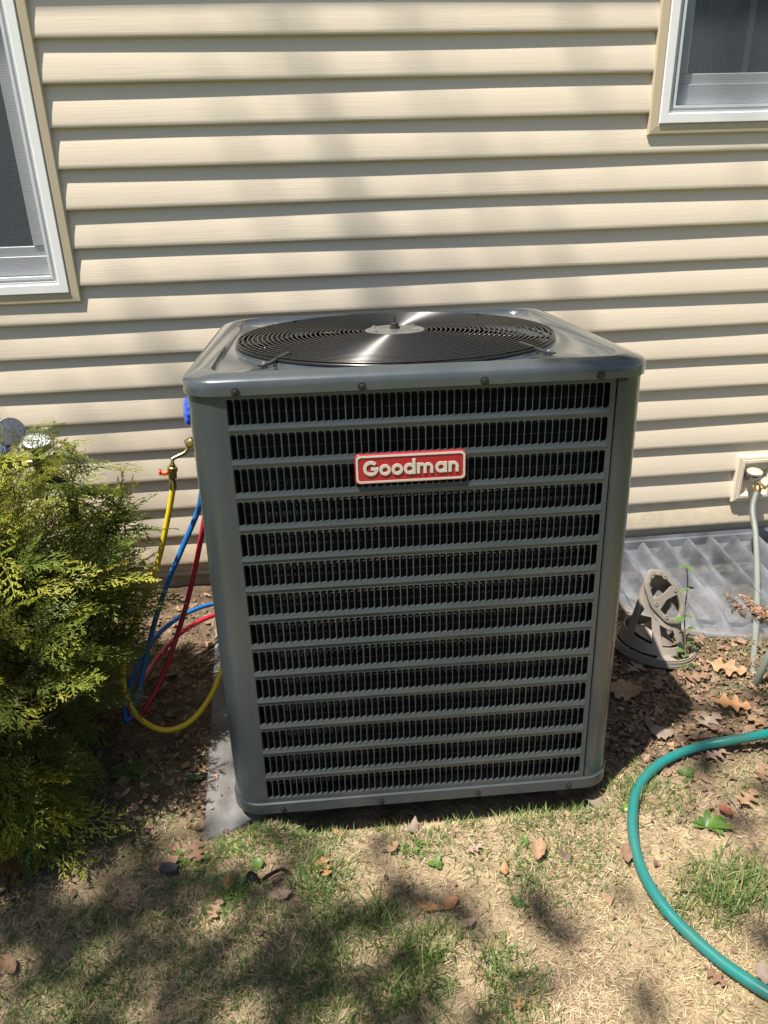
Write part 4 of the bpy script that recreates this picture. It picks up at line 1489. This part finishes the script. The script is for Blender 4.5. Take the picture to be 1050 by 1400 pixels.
# ------------------------------------------------------------------ single fallen leaves
def leaf_mesh(kind, L, curl, bend, col, seed):
    r_ = random.Random(seed)
    NS_ = 29
    rows = []
    for i in range(NS_):
        t = i / (NS_ - 1)
        if kind == 'oak':
            env = .36 * math.sin(math.pi * min(1, t * .94 + .03)) ** .7
            lob = .62 + .38 * math.copysign(abs(math.cos(2 * math.pi * (t * 3.2 + .12))) ** .6, math.cos(2 * math.pi * (t * 3.2 + .12)))
            w = env * lob
        elif kind == 'maple':
            env = .55 * math.sin(math.pi * (t * .9 + .08)) ** .8
            w = env * (.66 + .34 * abs(math.cos(2 * math.pi * (t * 1.7))))
        else:
            w = .27 * math.sin(math.pi * (t * .97 + .015)) ** .85
        wl = w * r_.uniform(.86, 1.14); wr = w * r_.uniform(.86, 1.14)
        x_ = (t - .5)
        zc = bend * (t - .45) ** 2 * 2.2 + .02 * math.sin(t * 9 + seed)
        row = []
        for s in (-1, -.5, 0, .5, 1):
            ww_ = (wl if s < 0 else wr) * s
            sweep = abs(s) * (.10 if kind == 'oak' else .03)
            row.append((L * (x_ + sweep * w * 1.2), L * ww_, L * (zc + (.3 if kind == 'oak' else 1) * curl * (1 if seed % 3 else -.6) * (abs(s) ** 1.7) * w + .018 * math.sin(5 * t + 7 * s + seed) * abs(s))))
        rows.append(row)
    mb = MB()
    vs = [p for rw in rows for p in rw]
    fs = []
    for i in range(NS_ - 1):
        for j in range(4):
            a = i * 5 + j; fs.append((a, a + 1, a + 6, a + 5))
    mb.add(vs, fs, col)
    st_ = rows[0][2]
    k = len(mb.v)
    mb.add([(st_[0] + .01 * L, -.012 * L, st_[2] + .002), (st_[0] + .01 * L, .012 * L, st_[2] + .002), (st_[0] - .16 * L, .03 * L, st_[2] + .004)], [(0, 1, 2)], [c * .6 for c in col])
    return mb


TAN, ORG, BRN, RED, GRY, PNK = (.36, .225, .13), (.38, .19, .08), (.22, .13, .08), (.27, .085, .045), (.27, .22, .18), (.38, .26, .20)
LEAVES = [
    (22, 1172, .095, 35, RED, 'maple', .25, .1, 'large reddish brown leaf under the shrub at the left edge'),
    (12, 1319, .052, -50, BRN, 'oval', .2, .1, 'oval brown leaf at the left edge of the shaded lawn'),
    (268, 1163, .070, -70, BRN, 'oak', .3, .15, 'lobed brown leaf just below the corner of the grey slab'),
    (226, 1180, .062, 20, TAN, 'oval', .45, .1, 'curled tan leaf holding a dark scrap left of the slab'),
    (312, 1206, .040, 80, ORG, 'oval', .2, .1, 'small orange leaf left of the black strap'),
    (294, 1245, .048, 60, TAN, 'oak', .2, .2, 'jagged tan leaf beside the clover below the black strap'),
    (384, 1222, .046, 10, PNK, 'oval', .2, .1, 'pale pinkish leaf below the right end of the black strap'),
    (443, 1184, .062, -75, ORG, 'oak', .25, .15, 'light orange lobed leaf above the tall grass tuft'),
    (461, 1140, .034, -50, ORG, 'oval', .3, .2, 'small bright orange leaf in the sunny grass before the unit'),
    (565, 1131, .044, 65, GRY, 'oval', .5, .5, 'grey curled leaf standing up at the shadow edge below the unit'),
    (538, 1158, .036, 50, TAN, 'oval', .3, .1, 'narrow tan leaf left of the grey curled leaf'),
    (737, 1164, .060, 65, TAN, 'oval', .55, .3, 'long curled tan leaf in the short green grass'),
    (690, 1188, .034, 80, ORG, 'oval', .5, .3, 'cupped orange leaf with a dark shadow on dry grass'),
    (648, 1160, .038, 15, PNK, 'oak', .2, .1, 'pinkish leaf scrap beside a small green weed'),
    (770, 1087, .060, 80, BRN, 'oak', .4, .5, 'brown leaf propped under the right front corner of the unit'),
    (818, 1093, .060, 10, GRY, 'maple', .2, .1, 'dull brown leaf in the shade right of the unit corner'),
    (992, 912, .118, -38, TAN, 'oak', .25, .12, 'largest tan oak leaf below the window well cover'),
    (1000, 962, .100, -25, ORG, 'oak', .3, .1, 'orange brown oak leaf lying above the green hose'),
    (855, 942, .090, -30, TAN, 'maple', .2, .1, 'broad tan leaf touching the right side of the unit'),
    (870, 912, .080, 30, GRY, 'oak', .25, .1, 'grey brown leaf beneath the tipped plastic stand'),
    (948, 925, .075, -10, BRN, 'oak', .3, .2, 'dark brown crumpled leaf left of the largest tan oak leaf'),
    (968, 985, .085, 20, GRY, 'oak', .35, .15, 'weathered grey leaf just above the hose bend'),
    (992, 1108, .046, -80, RED, 'oval', .25, .15, 'pointed reddish leaf above the broad green weed'),
    (1022, 1092, .070, 30, TAN, 'oak', .3, .2, 'star shaped tan leaf at the right edge of the lawn'),
    (978, 1031, .060, 15, PNK, 'oak', .2, .1, 'pinkish leaf just under the upper run of the green hose'),
    (1042, 1058, .060, 60, BRN, 'oak', .3, .1, 'brown leaf in the shade right of the hose bend'),
    (280, 1051, .048, 50, BRN, 'oak', .25, .2, 'small brown leaf in the shade left of the grey slab'),
    (978, 1334, .048, -60, BRN, 'oak', .3, .1, 'brown leaf half under the lower run of the green hose'),
    (1044, 1330, .050, 70, GRY, 'oval', .2, .1, 'dull leaf above the hose at the bottom right edge'),
    (857, 1166, .050, 75, BRN, 'oval', .3, .1, 'brown leaf pressed against the left side of the hose bend'),
    (905, 1000, .060, -20, GRY, 'maple', .2, .1, 'flat grey leaf between the unit shadow and the hose'),
    (640, 1262, .036, 20, PNK, 'oval', .2, .1, 'small pale leaf below the winged maple seed'),
    (712, 1372, .028, 60, ORG, 'oval', .3, .1, 'tiny orange leaf in the dry lawn near the bottom'),
    (900, 935, .070, 60, BRN, 'oak', .3, .2, 'dark lobed leaf right below the tipped stand'),
    (1035, 985, .075, -60, TAN, 'oak', .3, .15, 'ragged tan leaf below the foot of the grey hose'),
]
for i, (px, py, L, rot, col, kind, curl, bend, lab) in enumerate(LEAVES):
    p = gpt(px, py, .008 + .10 * L)
    k = random.uniform(.85, 1.15)
    o = leaf_mesh(kind, L * .9, curl, bend, [c * k for c in col], i).build('fallen_leaf', 'leaf', None, True)
    o.location = p
    o.rotation_euler = (random.uniform(-.12, .12), random.uniform(-.1, .1), math.radians(rot))
    tag(o, lab, 'leaf', 'fallen leaves')
o = leaf_mesh('oak', .085, .2, .15, ORG, 91).build('fallen_leaf', 'leaf', None, True)
o.location = at(1040, 838, z=-.066); o.rotation_euler = (.1, .15, math.radians(-65))
tag(o, 'orange leaf lying on the clear cover behind the grey hose', 'leaf', 'fallen leaves')

# winged maple seed
sd = empty('maple_seed', gpt(600, 1243, .006))
for sg in (-1, 1):
    o = leaf_mesh('oval', .044, .15, .1, ORG, 120 + sg).build('wing', 'leaf', sd, True)
    o.location = (sg * .021, .007, .003); o.rotation_euler = (0, 0, math.radians(28 * sg + (0 if sg > 0 else 180)))
mb = MB(); mb.lathe([(.001, -.006), (.0035, -.002), (.0035, .003), (.001, .006)], (0, -.002, .003), (1, 0, 0), 8); mb.build('seed', 'twig', sd, True)
tag(sd, 'orange winged maple seed lying spread on the dry lawn', 'seed')


# ------------------------------------------------------------------ weeds
def blade_leaf(mb, p, d, L, W, col, arch=.3, n=7, teeth=0.0):
    d = Vector(d).normalized(); s = Vector((-d.y, d.x, 0))
    s = s.normalized() if s.length > 1e-6 else Vector((1, 0, 0))
    rows = []
    for i in range(n):
        t = i / (n - 1)
        w = W * math.sin(math.pi * (t * .93 + .05)) ** .8 * (1 + teeth * (-1) ** i)
        c = Vector(p) + d * L * t + Vector((0, 0, L * arch * (t - t * t * 1.3)))
        rows.append([c - s * w + Vector((0, 0, w * .35)), c, c + s * w + Vector((0, 0, w * .35))])
    mb.loft(rows, closed=False, col=col)


def weed(px, py, specs, label, cat='weed'):
    o = empty('weed', gpt(px, py, .001))
    for (az, el, L, W, c, teeth) in specs:
        mb = MB()
        a = math.radians(az)
        blade_leaf(mb, (0, 0, .001), (math.cos(a), math.sin(a), el), L * .85, W * .8, [q * .85 for q in c], .35, 9, teeth)
        mb.build('leaf_blade', 'weed', o, True)
    tag(o, label, cat)
    return o


GR1, GR2, GR3 = (.13, .24, .035), (.085, .16, .035), (.05, .10, .035)
weed(965, 1131, [(-28, .35, .066, .013, GR1, .10), (-55, .3, .050, .012, GR1, .12), (5, .3, .060, .014, GR1, .12), (60, .4, .052, .010, GR2, .10), (150, .3, .036, .008, GR2, .1), (175, .2, .030, .010, GR1, 0), (100, .3, .034, .008, GR2, .1)], 'toothed bright green rosette weed inside the hose bend')
weed(935, 1060, [(10, .3, .034, .013, GR2, .1), (-30, .3, .028, .011, GR2, .1), (130, .3, .022, .009, GR2, 0)], 'dull green weed just below the upper hose run')
weed(172, 1064, [(170, .25, .050, .017, GR3, 0), (-60, .4, .030, .013, GR1, 0), (20, .3, .040, .016, GR3, 0), (70, .4, .03, .012, GR3, 0), (-20, .3, .038, .015, GR3, 0)], 'dark broad leaved weed in the shade left of the slab')
weed(266, 1068, [(15, .3, .034, .014, GR3, .08), (160, .3, .030, .012, GR3, .08)], 'small dark weed close to the slab edge')
weed(352, 1190, [(70, 1.0, .030, .013, GR1, 0), (160, .4, .016, .007, GR1, 0)], 'single round light green leaf behind the black strap')
weed(597, 1184, [(170, .4, .024, .009, GR1, .1), (70, .8, .030, .008, GR1, .1), (-60, .3, .016, .008, GR2, .1), (10, .4, .018, .008, GR2, 0)], 'little upright weed on the sunny lawn before the unit')
weed(718, 1156, [(95, .9, .026, .008, GR1, 0), (40, .4, .014, .006, GR2, 0)], 'single upright leaf left of the long curled leaf')
weed(854, 1110, [(60, .5, .024, .011, (.30, .36, .03), 0), (130, .3, .016, .008, GR1, 0)], 'yellow green leaf touching the hose bend')
weed(706, 1240, [(100, .7, .026, .008, GR2, 0), (30, .3, .02, .006, GR2, 0), (-10, .2, .03, .005, GR2, 0)], 'spiky weed at the lower edge of the short green grass')

rt0 = random.Random(8)
sp_ = empty('sapling', gpt(938, 908, 0))
so = Vector(sp_.location)
tops = [Vector((0, 0, 0)), at(937, 880, y=so.y + .01) - so, at(936, 840, y=so.y + .02) - so, at(940, 800, y=so.y + .03) - so, at(939, 775, y=so.y + .03) - so]
mb = MB(); mb.tube(catmull(tops, 5), list(np.linspace(.0026, .0012, 21)), 6); mb.build('stem', 'stem', sp_, True)
for (px, py, az, L, W) in ((939, 774, 60, .022, .008), (939, 775, -60, .024, .009), (939, 776, 180, .024, .009), (939, 806, 10, .034, .011), (939, 806, 185, .034, .011), (936, 844, 0, .040, .013), (936, 846, 190, .046, .014),
                           (937, 862, -15, .050, .013), (937, 866, 160, .030, .011), (938, 880, 30, .040, .012), (937, 890, 200, .045, .015), (937, 897, -60, .030, .012), (938, 900, 80, .03, .012), (937, 893, -130, .032, .012)):
    p = at(px, py, y=so.y + .02) - so
    a = math.radians(az)
    mb = MB(); q_ = rt0.uniform(.55, 1.0); blade_leaf(mb, p, (math.cos(a + rt0.uniform(-.4, .4)), math.sin(a), rt0.uniform(-.3, .35)), L * q_, W * q_, (.11, .20, .05), .2, 8, .06)
    mb.build('leaf_blade', 'weed', sp_, True)
tag(sp_, 'thin young sapling with green leaves before the clear cover', 'sapling')

# ------------------------------------------------------------------ twigs, stone, strap, scrap
def twig(pts, r0, r1, label):
    P0 = gpt(*pts[0], .004)
    o = empty('twig', P0)
    q = [gpt(px, py, .005) - P0 for px, py in pts]
    q = catmull(q, 5)
    mb = MB(); mb.tube(q, list(np.linspace(r0, r1, len(q))), 6); mb.build('stick', 'twig', o, True)
    k = len(q) // 2
    mb = MB(); mb.tube([q[k], q[k] + Vector((.010, .006, .004)), q[k] + Vector((.016, .016, .006))], [r1, r1 * .8, r1 * .5], 5); mb.build('side_shoot', 'twig', o, True)
    tag(o, label, 'twig')


twig([(852, 998), (880, 982), (898, 966), (902, 950)], .0030, .0018, 'pale bent twig on the soil right of the unit')
twig([(998, 1090), (1016, 1116), (1034, 1142)], .0022, .0014, 'thin dark straight twig beside the star shaped leaf')
twig([(250, 912), (275, 906), (298, 902)], .0028, .0018, 'short twig in the shade behind the yellow hose loop')

rs = random.Random(3)
mb = MB(); rings = []
for i in range(9):
    ph = math.pi * i / 8
    rings.append([(.029 * math.sin(ph) * math.cos(a) * (1 + .12 * math.sin(3 * a + i)), .024 * math.sin(ph) * math.sin(a) * (1 + .10 * math.cos(2 * a + i)), .014 * math.cos(ph) + .003 * math.sin(2 * a) * math.sin(ph)) for a in [2 * math.pi * k / 16 for k in range(16)]])
mb.loft(rings)
o = mb.build('stone', 'stone', None, True)
o.scale = (.85, .85, .8); o.location = gpt(95, 1297, .000); o.rotation_euler = (0.1, .1, .5)
tag(o, 'smooth brown stone sunk in the shaded lawn at the left', 'stone')

sc = [(330, 1226, .002), (336, 1212, .006), (343, 1193, .022), (349, 1197, .020), (354, 1209, .004), (366, 1198, .012), (380, 1190, .020), (388, 1189, .020), (398, 1197, .006)]
p0 = gpt(330, 1226, 0)
sp = catmull([gpt(px, py, z) - p0 for px, py, z in sc], 5)
o = empty('plastic_strap', p0)
mb = MB(); rows = []
for i, p in enumerate(sp):
    tn_ = (sp[min(i + 1, len(sp) - 1)] - sp[max(0, i - 1)]).normalized()
    sd_ = tn_.cross(Vector((.25, 1, .35))).normalized() * .0062
    th = tn_.cross(sd_).normalized() * .0006
    rows.append([p - sd_ - th, p + sd_ - th, p + sd_ + th, p - sd_ + th])
mb.loft(rows, True, True); mb.build('ribbon', 'strap', o)
tag(o, 'bent black plastic strap on the grass before the slab', 'strap')
mb = MB(); mb.loft([[(x_ * 1.0, y_, -.002) for x_, y_ in ((-.020, -.008), (.0, -.012), (.018, -.006), (.020, .008), (-.004, .012), (-.019, .006))],
                    [(x_ * .95, y_ * .95, .005 + .003 * math.sin(x_ * 90)) for x_, y_ in ((-.020, -.008), (.0, -.012), (.018, -.006), (.020, .008), (-.004, .012), (-.019, .006))]], True, True)
o = mb.build('dark_scrap', 'slate_scrap'); o.location = gpt(231, 1187, .012); o.rotation_euler = (.15, .1, -.3)
tag(o, 'small dark slate coloured scrap on a curled leaf', 'scrap')

# ------------------------------------------------------------------ the tree that dapples the light
def crown_leaves(centers, name, parent, size=.10, seed=9, origin=(0, 0, 0), dark=1.0):
    r_ = np.random.default_rng(seed)
    allP = []
    for (c, rad, cnt) in centers:
        q = r_.normal(size=(cnt, 3)) * np.array(rad) * .55 + np.array(c)
        allP.append(q)
    Pn = np.concatenate(allP) - np.array(origin)
    nb = len(Pn)
    nrm = r_.normal(size=(nb, 3)) + np.array([0, 0, .9]); nrm /= np.linalg.norm(nrm, axis=1)[:, None]
    a = r_.normal(size=(nb, 3)); a -= nrm * (a * nrm).sum(1)[:, None]; a /= np.linalg.norm(a, axis=1)[:, None]
    s_ = np.cross(nrm, a)
    L = (size * r_.uniform(.6, 1.3, nb))[:, None]
    Vv = np.stack([Pn - a * L * .55, Pn - s_ * L * .30, Pn + a * L * .55, Pn + s_ * L * .30], 1).reshape(-1, 3)
    kq = (np.arange(nb) * 4)[:, None]
    Fq = kq + np.array([0, 1, 2, 3])
    tq = r_.random(nb)[:, None]
    Cq = (np.array([.045, .085, .02]) * (1 - tq) + np.array([.10, .16, .03]) * tq) * dark
    o_ = link(name, np_mesh(name, Vv, Fq, np.repeat(Cq, 4, axis=0)), 'tree_leaf', parent)
    return o_


UPS = -SUN_DIR / SUN_DIR.z * -1
UP = Vector((-SUN_DIR.x / -SUN_DIR.z, -SUN_DIR.y / -SUN_DIR.z, 1.0))    # towards the sun, per metre of height
SH_G = [  # shaded places on the lawn: px, py, radius, leaves, height above
    (60, 1230, .18, 150, 9.0), (200, 1240, .13, 80, 9.5), (110, 1320, .24, 190, 9.2), (280, 1320, .15, 95, 8.6), (400, 1300, .12, 40, 9.4), (480, 1290, .12, 36, 8.8), (540, 1330, .12, 36, 9.6),
    (610, 1290, .09, 20, 9.0), (720, 1310, .10, 10, 9.4), (860, 1310, .12, 11, 9.1), (980, 1370, .10, 12, 9.5), (330, 1395, .12, 40, 9.0), (560, 1390, .10, 16, 9.3), (150, 1150, .10, 30, 9.4),
    (990, 990, .10, 24, 9.6), (900, 985, .08, 20, 9.1), (1020, 1100, .10, 20, 9.4)]
SH_W = [  # and on the wall: x, z, radius, leaves
    (.18, 1.55, .10, 26), (.20, 1.32, .10, 26), (.16, 1.10, .10, 24), (.26, .95, .10, 20), (-.30, .95, .12, 22), (-.42, .70, .14, 34), (-.55, .55, .14, 30), (-.62, .30, .12, 20), (.75, 1.05, .14, 18), (.95, .75, .14, 22), (1.3, .60, .16, 20), (-.35, 1.30, .10, 12), (.62, 1.5, .12, 10), (-.9, .5, .14, 26)]
cl_ = []
rt = random.Random(12)
for px, py, rad, cnt, H in SH_G:
    g0 = at(px, py)
    c = g0 + UP * (H * .62 + .1)
    cl_.append((tuple(c), (rad * 1.7, rad * 1.7, rad * 1.3), int(cnt * .46)))
for x_, z_, rad, cnt in SH_W:
    H = rt.uniform(12.0, 15.0)
    c = Vector((x_, 0, z_)) + UP * (H - z_)
    cl_.append((tuple(c), (rad * 2.2, rad * 2.2, rad * 1.5), int(cnt * .20)))
for i in range(46):   # the rest of the crown, away from the light that reaches the picture
    a = rt.uniform(0, 6.28); rr_ = rt.uniform(.2, 2.4)
    c = Vector((-9.6 + rr_ * math.cos(a), -4.4 + rr_ * math.sin(a), rt.uniform(8.0, 15.0)))
    cl_.append((tuple(c), (.55, .55, .4), 120))
tree = empty('shade_tree', (-9.0, -5.0, GZ))
crown_leaves(cl_, 'crown', tree, .11, 9, tuple(tree.location))
mb = MB(); mb.tube(catmull([(0, 0, -.3), (.05, .05, 2), (-.05, .2, 4.5), (.1, .5, 8), (0, .9, 13)], 6), list(np.linspace(.30, .06, 25)), 12); mb.build('trunk', 'bark', tree, True)
for i, (c, rad, cnt) in enumerate(cl_):
    if i % 3: continue
    e = Vector(c) - Vector(tree.location)
    s0 = Vector((.05, .55, min(12.0, max(5.2, e.z - 1.6))))
    m_ = s0.lerp(e, .5) + Vector((0, 0, .25))
    mb = MB(); mb.tube(catmull([s0, m_, e], 5), list(np.linspace(.009, .003, 11)), 6); mb.build('limb', 'bark', tree, True)
tag(tree, 'leafy tree beyond the left edge that dapples the wall and lawn', 'tree')

# leafy screen added unseen behind the viewer to give dark reflections
hd = empty('added_hedge', (0, -9.5, GZ))
hc = [((rt.uniform(-9, 9), -9.5 + rt.uniform(-.5, .5), rt.uniform(.2, 3.2)), (.7, .5, .6), 130) for _ in range(90)]
crown_leaves(hc, 'foliage', hd, .16, 10, tuple(hd.location))
for i in range(9):
    x_ = -8 + 2 * i
    mb = MB(); mb.tube([(x_, 0, 0), (x_ + .1, 0, 1.2), (x_, .1, 2.6)], [.06, .045, .02], 7); mb.build('stem', 'bark', hd, True)
tag(hd, 'tall leafy screen added unseen behind the viewer for dark reflections', 'added_hedge')
